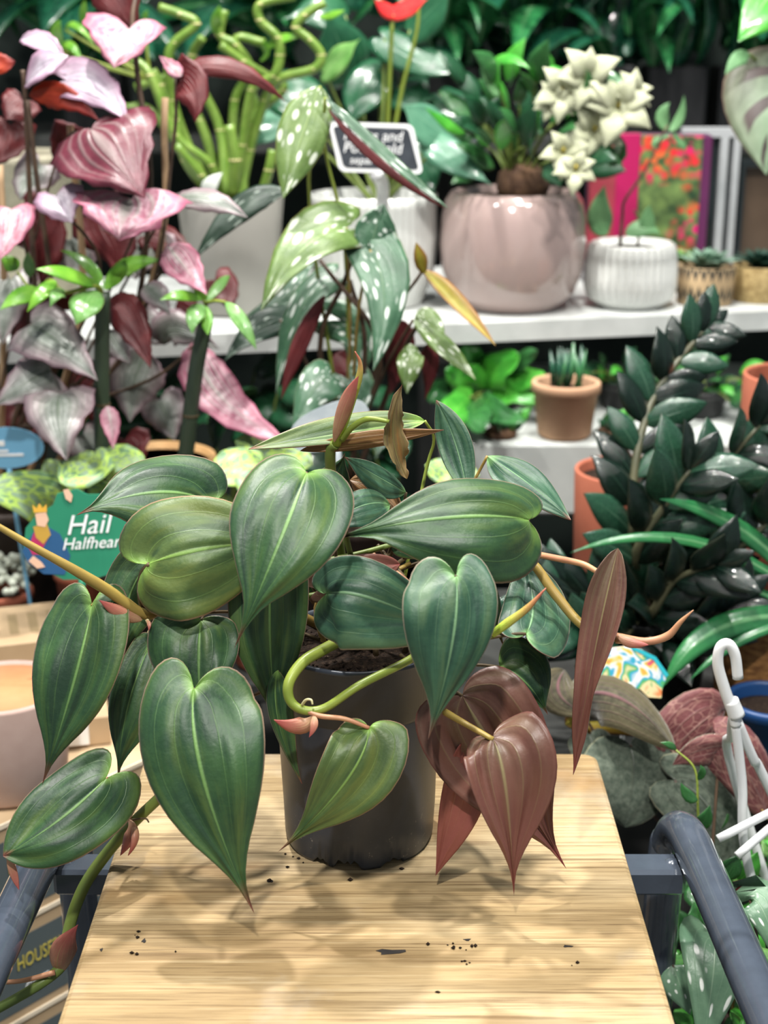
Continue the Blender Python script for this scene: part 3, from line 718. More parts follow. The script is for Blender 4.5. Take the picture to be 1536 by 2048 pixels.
def tube_free(name, gen, rad, mat, parent, seg=5, n=7, tries=30):
    for k in range(tries):
        V, f, uv = tube_geo(gen(), rad, seg, n)
        if clear_of_others(parent, V, f): return mesh_obj(name, V, f, mat, parent, uv=uv)
    NOFIT.append(parent.name); return None
def proto(name, shape, w, mt, mu, bend=.12, nt=8, nu=5, **kw):
    V, f, mi, uv = leaf_geo((0, 0, 0), (.5, 0, bend), (1, 0, 0), w, w, (0, 0, 1), shape, nt=nt, nu=nu, thick=.012, **kw)
    me = bpy.data.meshes.new(name); me.from_pydata(V.tolist(), [], f)
    me.materials.append(mt); me.materials.append(mu); me.polygons.foreach_set('material_index', mi); me.polygons.foreach_set('use_smooth', [True]*len(f))
    ul = me.uv_layers.new(name='UVMap'); idx = np.zeros(len(me.loops), dtype=np.int32); me.loops.foreach_get('vertex_index', idx)
    ul.data.foreach_set('uv', np.asarray(uv)[idx].astype(np.float32).ravel()); me.update()
    return me
def U(a, b): return a+(b-a)*RNG.rand()
def base_pt(px, y, z):
    """point at depth y and height z seen in column px"""
    d = z-CAM[2]; lo, hi = -2000., 6000.
    for _ in range(50):
        m_ = (lo+hi)/2
        if P(px, m_, y)[2] > z: lo = m_
        else: hi = m_
    return P(px, lo, y)
def simple_pot(root, c, rb, rt, h, mat, soil=True, rim=.012, rimw=.002, seg=40, name='pot', label=None):
    p = lathe(name, c, potprof(rb, rt, h, rim=rim, rimw=rimw), mat, root, seg, label=label)
    if soil: disc('soil', np.asarray(c)+np.array([0, 0, h-.014]), rt-.005, M_soil, root, 24)
    return p
M_terra = plain('terracotta', (164, 92, 70), (182, 108, 84), 10, .75, .3, bump=.1)
M_terra2 = plain('pale_terracotta', (186, 146, 116), (204, 166, 134), 10, .75, .3)
M_potbrown = plain('dark_brown_pot', (52, 40, 34), (66, 52, 44), 12, .6)
M_potblack = plain('plain_black_pot', (24, 25, 27), (34, 35, 37), 12, .45)
M_bark = plain('brown_cane', (66, 50, 40), (96, 74, 56), 40, .6)
M_barkg = plain('dark_green_cane', (40, 52, 42), (58, 72, 54), 30, .45, stretch=(1, 1, .3))
M_stake = plain('bamboo_stake', (176, 142, 106), (196, 164, 128), 20, .6)

# ================================================================== cut-back canes with fresh lime leaves
LIME = leafmat('lime_leaf', (84, 146, 36), (118, 170, 54), (146, 184, 96), rough=.3, spec=.5, nscale=50, coat=.3)
LIMEp = leafmat('pale_lime_leaf', (92, 146, 70), (122, 168, 94), (156, 188, 130), rim=(150, 142, 80), rough=.3, spec=.5, nscale=60, coat=.3)
cnb = np.array([-.275, 1.585, .65])
cn = thing('cane_plant', 'pair of thick dark green cut canes sprouting lime green leaves', 'plant', cnb)
simple_pot(cn, cnb, .048, .057, .13, M_potblack)
for pts in ([(212, 980, 1.578), (204, 880, 1.575), (204, 700, 1.57), (206, 585, 1.57)], [(362, 980, 1.578), (374, 890, 1.575), (392, 740, 1.57), (412, 642, 1.57)]):
    foot = cnb+np.array([-.030 if pts[0][0] < 300 else .030, 0, .10])
    tube('cane', [foot]+[P(*p) for p in pts], [17*mpp(*pts[0]), 16*mpp(*pts[1]), 16*mpp(*pts[2]), 15*mpp(*pts[3])], M_barkg, cn, 14)
    for q in (.4, .75):
        a, b2 = pts[1], pts[2]; px, py = a[0]+(b2[0]-a[0])*q, a[1]+(b2[1]-a[1])*q
        stem('ring', [(px, py+2, 1.573), (px, py-2, 1.573)], [17.2, 17.2], M_dstem, cn, 14)
def cl(*a, **k): k.setdefault('nt', 12); k.setdefault('nu', 9); return leaf(cn, *a, **k)
cl((190, 580), (168, 610), (152, 650), 34, 34, (1.56, 1.53, 1.52), LIMEp, LIME, 'ovate', n=(0, -1, .8))
cl((200, 572), (140, 545), (72, 538), 16, 24, (1.57, 1.54, 1.52), LIME, LIME, 'lance', n=(0, -1, 1))
cl((196, 575), (150, 555), (88, 545), 14, 18, (1.57, 1.55, 1.53), LIME, LIME, 'lance', n=(0, -.6, 1))
cl((130, 590), (115, 585), (100, 615), 16, 16, (1.55, 1.53, 1.52), LIMEp, LIME, 'ovate')
cl((110, 560), (85, 580), (54, 624), 14, 18, (1.56, 1.53, 1.52), LIME, LIME, 'lance')
cl((80, 580), (40, 590), (0, 620), 18, 22, (1.57, 1.55, 1.53), LIME, LIME, 'ovate')
cl((205, 585), (180, 530), (120, 500), 10, 14, (1.58, 1.6, 1.6), LIME, LIME, 'lance')
cl((210, 580), (240, 540), (250, 520), 16, 18, (1.58, 1.6, 1.6), LIME, LIME, 'ovate')
cl((35, 540), (20, 525), (0, 515), 16, 18, (1.6, 1.6, 1.6), LIME, LIME, 'ovate')
cl((60, 555), (57, 530), (55, 505), 12, 12, (1.6, 1.6, 1.6), LIMEp, LIME, 'lance')
cl((410, 612), (388, 630), (385, 668), 18, 20, (1.56, 1.54, 1.53), LIMEp, LIME, 'ovate')
cl((412, 612), (412, 640), (416, 670), 12, 14, (1.56, 1.55, 1.54), LIME, LIME, 'lance')
cl((405, 600), (365, 590), (320, 600), 12, 12, (1.56, 1.54, 1.53), LIME, LIME, 'lance')
cl((412, 605), (440, 570), (460, 552), 10, 12, (1.57, 1.58, 1.58), LIMEp, LIME, 'lance')
cl((450, 604), (482, 640), (513, 700), 16, 14, (1.55, 1.53, 1.52), LIMEp, LIME, 'lance', pet=[(412, 606, 1.57), (430, 602, 1.56)], pm=M_stemg)
cl((412, 600), (395, 575), (380, 570), 12, 12, (1.57, 1.56, 1.55), LIME, LIME, 'ovate')
cl((240, 560), (260, 530), (330, 520), 18, 20, (1.62, 1.63, 1.64), LIME, LIME, 'ovate')
stem('sprout', [(206, 590, 1.57), (190, 572, 1.56), (130, 585, 1.55), (100, 560, 1.56), (70, 585, 1.57), (35, 545, 1.6)], [5, 4, 3], M_stemg, cn, 6)
stem('sprout', [(412, 645, 1.57), (412, 612, 1.57), (405, 598, 1.57)], [5, 4, 3], M_stemg, cn, 6)
# dark green pot with tan rim behind the canes
gpb = base_pt(330, 1.755, .65)
gp = thing('planter_pot', 'dark green glazed pot with bare tan rim behind the cut canes', 'pot', gpb)
M_gpot = plain('dark_green_glaze', (34, 62, 52), (46, 76, 62), 8, .3, coat=.3)
M_tanrim = plain('tan_clay', (196, 150, 96), (212, 170, 116), 20, .7)
lathe('body', gpb, potprof(.055, .072, .20, rim=0), M_gpot, gp, 40)
lathe('rim', gpb+np.array([0, 0, .198]), [(.073, 0), (.0745, .003), (.073, .009), (.067, .009), (.066, 0)], M_tanrim, gp, 40)
disc('soil', gpb+np.array([0, 0, .185]), .065, M_soil, gp, 24)

# ================================================================== pink and silver begonia on the left
RXp = leafmat('silver_pink_leaf', (150, 84, 106), (196, 166, 174), (158, 164, 154), side=(160, 92, 114), veins=(.2, .42, .64, .84), vs=.85, mw=.16, vw=.06, rough=.42, spec=.45, nscale=110, bump=.6)
RXd = leafmat('wine_striped_leaf', (84, 30, 44), (104, 44, 58), (142, 130, 128), veins=(.18, .38, .58, .78), vs=.8, mw=.14, vw=.055, rough=.4, spec=.5, nscale=50, bump=.7)
RXs = leafmat('silver_grey_leaf', (112, 120, 112), (150, 154, 148), (92, 106, 88), side=(138, 118, 124), rim=(136, 96, 112), veins=(.16, .34, .52, .7, .86), vs=.7, mw=.08, vw=.04, rough=.36, spec=.6, nscale=70, bump=.7)
RXv = leafmat('silver_violet_leaf', (168, 154, 170), (196, 188, 198), (140, 128, 140), side=(160, 126, 148), veins=(.2, .42, .64, .84), vs=.6, mw=.1, vw=.05, rough=.35, spec=.6, nscale=70, bump=.6)
RUm = leafmat('wine_underside', (74, 20, 24), (94, 30, 32), (108, 46, 44), veins=(.2, .42, .64, .84), vs=.6, rough=.45, nscale=40, bump=.6)
RUo = leafmat('orange_underside', (176, 62, 26), (150, 44, 26), (190, 90, 50), grad=(110, 26, 26), veins=(.25, .5, .75), vs=.4, rough=.45, nscale=40)
rxb = np.array([-.475, 1.758, .65])
rx = thing('rex_begonia', 'tall begonia with pink and silver wing shaped leaves on dark canes', 'plant', rxb)
simple_pot(rx, rxb, .058, .070, .15, M_potbrown)
def rl(*a, **k):
    k.setdefault('nt', 16); k.setdefault('nu', 11); k.setdefault('jag', .09); k.setdefault('bumpy', .08); k.setdefault('quilt', .06)
    a = list(a); a[3] *= 1.1; a[4] *= 1.1
    return leaf(rx, *a, **k)
rl((258, 58), (242, 92), (228, 136), 82, 66, (1.66, 1.63, 1.61), RXp, RUm, 'wing', n=(.1, -1, .8), fold=.25)
rl((132, 160), (190, 178), (259, 246), 46, 62, (1.64, 1.62, 1.60), RXv, RUo, 'wing', n=(0, -1, .9))
rl((52, 168), (88, 135), (138, 112), 34, 44, (1.64, 1.62, 1.62), RXv, RUo, 'ovate', n=(0, -1, .9), fold=.2)
rl((58, 192), (125, 182), (200, 244), 36, 14, (1.63, 1.62, 1.61), RUo, RXv, 'ovate', n=(0, -1, .1))
rl((42, 78), (85, 86), (132, 116), 20, 24, (1.68, 1.66, 1.65), RXv, RUo, 'ovate', n=(0, -1, .8), fold=.3)
rl((-15, 140), (10, 132), (30, 122), 12, 26, (1.66, 1.66, 1.66), RUo, RXp, 'ovate', n=(0, -1, .3))
rl((182, 258), (226, 315), (290, 398), 96, 118, (1.60, 1.56, 1.54), RXd, RUm, 'wing', n=(.1, -1, .4), lobe=.6, fold=-.1)
rl((262, 398), (246, 436), (238, 482), 104, 110, (1.57, 1.54, 1.53), RXp, RUm, 'wing', n=(0, -1, .9), lobe=.9, jag=.14, fold=.12)
rl((112, 392), (124, 415), (146, 446), 42, 52, (1.58, 1.57, 1.56), RXv, RUm, 'wing', n=(0, -1, .9))
rl((22, 418), (18, 465), (0, 520), 46, 44, (1.58, 1.55, 1.53), RXp, RUm, 'wing', n=(0, -1, .8), lobe=.5)
rl((178, -30), (225, 0), (272, 72), 34, 56, (1.72, 1.72, 1.72), RUm, RXp, 'ovate', n=(0, -1, .1))
rl((356, 152), (386, 185), (390, 245), 42, 40, (1.63, 1.61, 1.60), RUm, RXp, 'wing', n=(0, -1, -.1), lobe=.2)
rl((350, 156), (455, 138), (572, 204), 16, 26, (1.63, 1.62, 1.63), RUm, RXp, 'ovate', n=(0, -1, .4), fold=-.2)
rl((364, 152), (345, 135), (318, 112), 16, 16, (1.62, 1.62, 1.62), RXp, RUm, 'ovate', n=(0, -1, .8))
rl((348, 398), (420, 398), (496, 436), 26, 22, (1.60, 1.58, 1.57), RXs, RUo, 'ovate', n=(0, -1, .7))
rl((334, 490), (366, 530), (414, 590), 34, 36, (1.60, 1.57, 1.55), RXp, RUm, 'ovate', n=(0, -1, .6))
rl((62, 650), (120, 688), (196, 762), 62, 60, (1.58, 1.55, 1.52), RXs, RUm, 'wing', n=(0, -1, .8), lobe=.4)
rl((118, 788), (118, 845), (134, 922), 64, 66, (1.55, 1.51, 1.49), RXs, RUm, 'wing', n=(0, -1, .6), lobe=.3)
rl((102, 742), (50, 768), (-8, 812), 54, 60, (1.58, 1.56, 1.55), RXs, RUm, 'wing', n=(0, -1, .6), lobe=.3)
rl((222, 594), (262, 640), (302, 738), 36, 34, (1.60, 1.58, 1.56), RUm, RXs, 'ovate', n=(.2, -1, .2), quilt=.1)
rl((398, 680), (438, 790), (590, 896), 48, 44, (1.62, 1.57, 1.50), RXp, RUm, 'ovate', n=(.2, -1, .7), wave=.15)
rl((296, 700), (270, 760), (260, 845), 56, 52, (1.68, 1.67, 1.66), RXs, RUm, 'ovate', n=(0, -1, .2))
rl((290, 570), (312, 590), (340, 630), 24, 26, (1.60, 1.58, 1.57), RXs, RUm, 'ovate', n=(0, -1, .8))
rl((20, 560), (10, 620), (5, 690), 44, 48, (1.66, 1.64, 1.63), RXs, RUm, 'wing', n=(0, -1, .3))
rl((215, 660), (232, 690), (262, 728), 24, 26, (1.62, 1.60, 1.59), RXs, RUm, 'ovate', n=(0, -1, .8))
rl((214, 812), (222, 848), (226, 900), 18, 18, (1.52, 1.51, 1.50), RXp, RUm, 'ovate', n=(.4, -1, .3))
rl((200, 440), (230, 490), (240, 560), 56, 58, (1.70, 1.69, 1.68), RUm, RXs, 'wing', n=(0, -1, .4))
rl((60, 440), (90, 500), (80, 570), 50, 50, (1.72, 1.72, 1.72), RUm, RXs, 'wing', n=(0, -1, .2))
rl((330, 690), (352, 660), (440, 700), 30, 40, (1.70, 1.69, 1.68), RXs, RUm, 'ovate', n=(0, -1, .4))
rl((30, 700), (60, 640), (90, 600), 30, 30, (1.70, 1.70, 1.70), RUm, RXs, 'ovate', n=(0, -1, .4))
for i, (bx, by, tx, ty, wd, mt) in enumerate(((80, 330, 40, 400, 44, RXs), (150, 300, 110, 240, 40, RUm), (20, 250, -10, 330, 44, RUm), (310, 470, 270, 560, 50, RXs), (140, 480, 180, 560, 46, RXs), (40, 820, 20, 900, 44, RUm), (180, 760, 200, 850, 44, RUm), (320, 800, 350, 880, 40, RXs),
                                              (430, 560, 460, 620, 34, RUm), (120, 620, 90, 560, 44, RUm), (270, 640, 330, 690, 40, RXs), (15, 600, -20, 680, 50, RUm), (250, 880, 290, 950, 44, RUm), (350, 620, 400, 690, 40, RUm), (300, 470, 380, 500, 30, RUm), (205, 480, 260, 440, 44, RXp), (45, 200, 10, 240, 36, RUm), (165, 870, 190, 950, 40, RXs))):
    rl((bx, by), ((bx+tx)/2+6*(i % 3-1), (by+ty)/2), (tx, ty), wd, wd*1.05, (1.745, 1.735, 1.725), mt, RUm if mt is not RUm else RXs, 'wing', n=(.3*(i % 3-1), -1, .3+.15*(i % 4)), lobe=.6)
for pts, r in (([(110, 1040, 1.68), (70, 700, 1.66), (60, 400, 1.66), (50, 190, 1.65), (45, 140, 1.65)], 6), ([(125, 1040, 1.68), (110, 700, 1.66), (70, 330, 1.64), (55, 200, 1.64)], 6),
               ([(150, 1040, 1.69), (240, 720, 1.67), (300, 400, 1.66), (275, 150, 1.67), (265, 40, 1.68), (278, -30, 1.70)], 6), ([(140, 1040, 1.68), (280, 640, 1.64), (345, 300, 1.63), (352, 155, 1.63)], 4),
               ([(135, 1040, 1.68), (110, 800, 1.64), (60, 650, 1.6)], 4), ([(130, 1040, 1.68), (60, 560, 1.66), (24, 418, 1.6)], 4), ([(140, 1040, 1.68), (200, 560, 1.64), (105, 395, 1.6)], 4),
               ([(150, 1040, 1.68), (300, 760, 1.66), (395, 685, 1.63)], 4), ([(60, 420, 1.65), (110, 330, 1.66), (180, 262, 1.6)], 3), ([(290, 480, 1.64), (280, 440, 1.6), (264, 398, 1.58)], 3),
               ([(300, 640, 1.65), (320, 550, 1.63), (335, 490, 1.61)], 3), ([(300, 520, 1.65), (320, 440, 1.62), (348, 398, 1.6)], 3), ([(125, 1000, 1.66), (135, 860, 1.58), (118, 790, 1.55)], 4)):
    dx = max(-60, min(60, (pts[0][0]-130)*.8)); end = pts[1:]
    for off in (0, .015, -.015, .03, -.03, .045, .06, -.045):
        pts = [(38+dx, 1003, 1.758), (40+dx, 860, 1.69+abs(off)*.5)]+[(p[0], p[1], p[2]+off) for p in end[:-1]]+[end[-1]]
        tv, tf, _ = tube_geo([P(*p) for p in pts], r*mpp(*pts[0]), 8)
        if clear_of_others(rx, tv, tf): break
    stem('cane', pts, [r, r*.85, r*.7], M_bark, rx, 8)
for p0, p1 in (((304, 560), (330, 195)), ((160, 640), (140, 250)), ((8, 560), (0, 330))):
    stem('stake', [(38+(p0[0]-160)*.25, 1000, 1.758), (p0[0], p0[1], 1.66), (p1[0], p1[1], 1.66)], [6.5, 6.5, 6.5], M_stake, rx, 8, label='thin bamboo support stake')

# ================================================================== spotted begonia in the middle
MS = dict(rough=.38, spec=.5, nscale=50, bump=.5, veins=(.3, .6), vs=.3, mw=.05)
MA = leafmat('spotted_leaf_light', (78, 104, 50), (100, 124, 66), (124, 146, 88), spots=(6.0, 9, (206, 212, 196), .36), rim=(124, 116, 60), **MS)
MB = leafmat('spotted_leaf_green', (50, 86, 62), (66, 102, 76), (98, 126, 96), spots=(6, 9, (204, 212, 204), .34), rim=(150, 160, 130), **MS)
MC = leafmat('spotted_leaf_dark', (26, 46, 36), (38, 60, 46), (66, 86, 70), spots=(7, 9, (146, 158, 148), .29), **MS)
MY = leafmat('yellowing_leaf', (128, 122, 36), (148, 134, 44), (160, 150, 70), side=(128, 88, 40), rim=(150, 80, 40), rough=.4, nscale=60)
MU = RUm
mcb = base_pt(690, 1.64, .65)
mc = thing('spotted_begonia', 'begonia with long green leaves covered in white dots', 'plant', mcb)
simple_pot(mc, mcb, .06, .075, .17, M_potbrown)
def ml(*a, **k):
    k.setdefault('nt', 16); k.setdefault('nu', 11); k.setdefault('jag', .03); k.setdefault('bumpy', .06)
    return leaf(mc, *a, **k)
ml((640, 172), (600, 285), (566, 398), 52, 50, (1.60, 1.57, 1.55), MA, MU, 'ovate', n=(.1, -1, .4), pet=[(690, 900, 1.64), (620, 420, 1.62)], pm=M_stemg)
ml((692, 456), (605, 500), (522, 622), 78, 48, (1.57, 1.53, 1.50), MA, MU, 'wing', n=(-.1, -1, .6), lobe=.8, pet=[(695, 900, 1.64), (700, 640, 1.6)], pm=M_stemo)
ml((742, 500), (768, 600), (746, 742), 48, 64, (1.56, 1.53, 1.50), MB, MU, 'wing', n=(.1, -1, .5), lobe=.7, pet=[(700, 900, 1.64), (715, 640, 1.58)], pm=M_stemo)
ml((740, 505), (752, 455), (768, 408), 50, 40, (1.565, 1.57, 1.58), MB, MU, 'ovate', n=(.2, -1, .2))
ml((846, 540), (905, 600), (992, 692), 14, 22, (1.56, 1.54, 1.50), MY, MU, 'lance', n=(.3, -1, .6), fold=.4, pet=[(705, 900, 1.64), (780, 650, 1.6)], pm=M_bark)
ml((850, 548), (840, 520), (832, 484), 16, 12, (1.56, 1.55, 1.55), MY, MU, 'lance')
ml((560, 640), (505, 665), (448, 724), 36, 32, (1.62, 1.60, 1.58), MC, MU, 'wing', n=(0, -1, .6), pet=[(690, 900, 1.64), (600, 700, 1.63)], pm=M_bark)
ml((660, 560), (590, 640), (552, 790), 40, 30, (1.62, 1.60, 1.58), MB, MU, 'wing', n=(-.6, -1, .3), lobe=.4)
ml((650, 590), (600, 680), (562, 800), 14, 22, (1.60, 1.585, 1.57), MU, MC, 'lance', n=(.2, -1, 0))
ml((660, 752), (622, 788), (586, 868), 46, 46, (1.56, 1.54, 1.52), MB, MU, 'wing', n=(0, -1, .6), lobe=.4)
ml((828, 690), (818, 730), (814, 788), 26, 28, (1.56, 1.54, 1.53), MA, MU, 'ovate', wave=.3)
ml((826, 640), (885, 690), (952, 760), 20, 24, (1.57, 1.55, 1.53), MA, MU, 'lance', n=(.2, -1, .9), pet=[(705, 900, 1.64), (770, 740, 1.6)], pm=M_bark)
ml((836, 620), (862, 650), (890, 700), 26, 26, (1.58, 1.57, 1.56), MA, MU, 'ovate')
ml((650, 196), (760, 308), (898, 418), 5, 20, (1.58, 1.56, 1.55), MB, MU, 'lance', n=(.4, -1, .5), fold=.2, pet=[(700, 900, 1.64), (690, 500, 1.63), (650, 300, 1.61)], pm=M_stemg)
ml((655, 215), (765, 325), (896, 420), 14, 4, (1.575, 1.555, 1.545), MU, MB, 'lance', n=(0, -1, 0))
ml((572, 384), (485, 408), (388, 520), 26, 34, (1.66, 1.65, 1.63), MC, MU, 'lance', n=(0, -1, .7))
ml((700, 760), (710, 800), (700, 860), 44, 44, (1.6, 1.59, 1.58), MB, MU, 'wing')
ml((680, 640), (720, 690), (700, 800), 44, 40, (1.64, 1.63, 1.62), MB, MU, 'wing', n=(0, -1, .2))
ml((610, 560), (560, 600), (480, 640), 30, 34, (1.66, 1.65, 1.64), MB, MU, 'wing')
ml((790, 640), (800, 700), (780, 790), 36, 30, (1.6, 1.6, 1.59), MU, MC, 'ovate')
ml((850, 690), (860, 730), (850, 800), 18, 18, (1.58, 1.58, 1.58), MU, MC, 'ovate', wave=.4)
ml((690, 700), (700, 740), (740, 800), 34, 34, (1.66, 1.65, 1.64), MU, MC, 'ovate')
for pts in ([(690, 960, 1.64), (640, 700, 1.62), (690, 560, 1.6), (715, 480, 1.6)], [(700, 960, 1.64), (730, 700, 1.6), (700, 560, 1.6)], [(710, 960, 1.64), (800, 720, 1.6), (840, 640, 1.58)], [(690, 960, 1.64), (640, 800, 1.6), (655, 755, 1.57)], [(700, 900, 1.63), (760, 700, 1.58), (640, 520, 1.6)]):
    stem('stem', pts, [6, 5, 4], M_bark, mc, 8)
# grey-backed plant label standing behind the velvet plant
def oval(c, u, v, rx_, ry_, n=28, p=2.0):
    out = []
    for k in range(n):
        a = 2*math.pi*k/n; ca, sa = math.cos(a), math.sin(a)
        out.append(np.asarray(c)+np.asarray(u)*rx_*abs(ca)**(2/p)*(1 if ca >= 0 else -1)+np.asarray(v)*ry_*abs(sa)**(2/p)*(1 if sa >= 0 else -1))
    return out
M_tagback = plain('grey_tag_back', (150, 160, 166), (176, 184, 188), 40, .35)
gtb = base_pt(650, 1.44, .65)
c = P(660, 852, 1.44); s = mpp(660, 852, 1.44)
ux = np.array([.9, .1, .36]); ux /= np.linalg.norm(ux); vx = np.array([-.36, .2, .9]); vx = vx-ux*np.dot(ux, vx); vx /= np.linalg.norm(vx)
gt = thing('plant_label', 'grey oval plant label seen from the back behind the velvet plant', 'label', base_pt(690, 1.46, .65))
prism('card', oval(c, ux, vx, 84*s, 42*s, p=2.4), (0, .0015, 0), M_tagback, gt)
tube('spike', [c-vx*38*s+np.array([0, .002, 0]), base_pt(690, 1.46, .652)], [.004, .0015], M_tagback, gt, 6)

# ================================================================== pale veined foliage plants
VN = leafmat('pale_veined_leaf', (96, 134, 92), (150, 172, 146), (186, 216, 110), net=(7, 7, (176, 208, 100), .06), rim=(150, 190, 90), veins=(.35, .65), vs=.6, rough=.4, nscale=45, bump=.8)
def veined(px, y, label, specs):
    b = np.array([-.362, 1.645, .65]) if px == 150 else base_pt(px, y, .65); r = thing('veined_peperomia', label, 'plant', b)
    simple_pot(r, b, .029, .036, .10, M_terra)
    top = b+np.array([0, 0, .09])
    for (B, M, T, wr, wl, ys, kw) in specs:
        o = leaf(r, B, M, T, wr, wl, ys, VN, LIME, 'round', nt=12, nu=9, bumpy=.1, **kw)
        q = P(B[0], B[1], ys[0]); tube('petiole', [top, (top+q)/2+np.array([0, 0, .02]), q], .0018, M_stemg, o, 6)
    return r
veined(150, 1.60, 'pale green white veined leafy plant beside the blue oval label', [
    ((110, 1010), (55, 985), (-30, 985), 56, 60, (1.56, 1.53, 1.5), dict(n=(0, -1, .8))), ((190, 905), (170, 935), (120, 965), 60, 50, (1.6, 1.56, 1.53), dict(n=(0, -.8, 1))),
    ((210, 935), (240, 915), (290, 925), 46, 40, (1.535, 1.53, 1.52), dict(n=(0, -.7, 1))), ((130, 985), (120, 960), (90, 920), 40, 40, (1.58, 1.6, 1.61), dict(n=(0, -.8, 1))),
    ((180, 985), (205, 990), (245, 1010), 36, 36, (1.545, 1.535, 1.52), dict(n=(0, -.7, 1)))])
veined(520, 1.58, 'pale green white veined leafy plant below the dotted begonia', [
    ((520, 925), (480, 930), (425, 965), 60, 60, (1.52, 1.5, 1.48), dict(n=(0, -.8, 1))), ((540, 930), (570, 920), (625, 930), 50, 46, (1.53, 1.52, 1.5), dict(n=(0, -.8, 1))),
    ((530, 940), (520, 970), (500, 1010), 56, 56, (1.5, 1.48, 1.46), dict(n=(0, -1, .7))), ((550, 925), (520, 895), (470, 880), 44, 44, (1.55, 1.56, 1.57), dict(n=(0, -.8, 1))),
    ((450, 990), (440, 1000), (420, 1020), 30, 30, (1.5, 1.5, 1.5), dict())])
veined(900, 1.58, 'pale green white veined leafy plant near the grey ledge', [
    ((900, 950), (880, 940), (850, 930), 30, 30, (1.5, 1.5, 1.5), dict(n=(0, -.8, 1))), ((905, 955), (930, 945), (960, 950), 26, 28, (1.5, 1.5, 1.5), dict(n=(0, -.8, 1))), ((905, 960), (900, 985), (890, 1010), 30, 30, (1.5, 1.49, 1.48), dict())])

# ================================================================== shop labels on the left
M_blue = plain('sky_blue_card', (110, 170, 206), (122, 182, 216), 4, .4)
M_white = plain('white_print', (236, 238, 238), (246, 247, 247), 4, .5)
M_gcard = plain('emerald_card', (34, 122, 92), (46, 138, 104), 4, .4)
gb = base_pt(15, 1.50, .65)
def card_frame(px, py, y, tilt=0.0, lean=.15):
    u = np.array([math.cos(tilt), 0, math.sin(tilt)]); v = np.array([-math.sin(tilt), lean, math.cos(tilt)])
    return frame_on(P(px, py, y), u, v)
fr = card_frame(12, 896, 1.605, .02, .05); s = mpp(12, 896, 1.605)
bl = thing('plant_label', 'sky blue oval plant label with white print', 'label', (-.418, 1.61, .65))
prism('card', oval(fr[0], fr[1], fr[2], 76*s, 42*s), (0, .0015, 0), M_blue, bl)
for i, (x0, x1, yv, h_) in enumerate(((-70, -2, 10, 11), (-66, 4, -6, 5), (-60, 34, -14, 5))):
    prism('print_line', [fr[0]+fr[1]*s*a+fr[2]*s*b2-np.array([0, .0008, 0]) for a, b2 in ((x0, yv-h_/2), (x1, yv-h_/2), (x1, yv+h_/2), (x0, yv+h_/2))], (0, .0005, 0), M_white, bl)
tube('spike', [fr[0]-fr[2]*38*s+np.array([0, .003, 0]), np.array([-.418, 1.61, .652])], [.003, .002], M_blue, bl, 6)
# green label with crowned figure
fr = card_frame(160, 1070, 1.36, .06, .25); s = mpp(160, 1070, 1.36)
gl = thing('plant_label', 'emerald green plant label with crowned figure and white script', 'label', base_pt(125, 1.36, .638))
def q2(pts, lift=0.0): return [fr[0]+fr[1]*s*a-fr[2]*s*b2+fr[3]*lift for a, b2 in pts]
prism('card', q2([(-115, 20), (-108, -20), (-85, -45), (-50, -62), (-40, -85), (0, -92), (20, -80), (60, -78), (100, -50), (112, 0), (104, 50), (70, 78), (20, 90), (-40, 88), (-85, 62)][::-1]), (0, .0015, 0), M_gcard, gl)
text('print', 'Hail', frame_on(fr[0]+fr[1]*s*-28-fr[2]*s*(-2)+0, fr[1], fr[2]), 56*s, M_white, gl, .3, lift=.0012)
text('print', 'Halfhearted', frame_on(fr[0]+fr[1]*s*-38-fr[2]*s*28, fr[1], fr[2]), 34*s, M_white, gl, .3, lift=.0012)
for i, (nm, c_, pts) in enumerate((('robe', (36, 84, 128), [(-118, 25), (-90, -15), (-70, -25), (-40, -5), (-22, 40), (-36, 78), (-78, 74), (-108, 50)]), ('robe_lining', (178, 44, 92), [(-104, 18), (-88, -18), (-66, -18), (-66, 6), (-84, 34), (-98, 34)]),
                                ('collar', (190, 150, 60), [(-88, 0), (-92, -22), (-64, -26), (-58, -4), (-74, 14)]), ('face', (226, 184, 156), [(-84, -24), (-86, -48), (-64, -50), (-60, -34), (-68, -20)]), ('crown', (222, 170, 60), [(-88, -50), (-90, -66), (-82, -58), (-76, -68), (-70, -58), (-62, -66), (-62, -50)]),
                                ('hand', (226, 184, 156), [(-106, 46), (-96, 36), (-80, 50), (-74, 60), (-90, 62)]), ('raised_hand', (226, 184, 156), [(-22, -74), (-26, -92), (-16, -94), (-8, -80), (-12, -66)]))):
    prism(nm, q2(pts, .0006+.0003*i)[::-1], fr[3]*-.0004, plain('print_'+nm, c_, c_, 4, .5), gl)
tube('spike', [fr[0]-fr[2]*80*s, base_pt(125, 1.36, .640)], [.004, .0015], M_gcard, gl, 6)

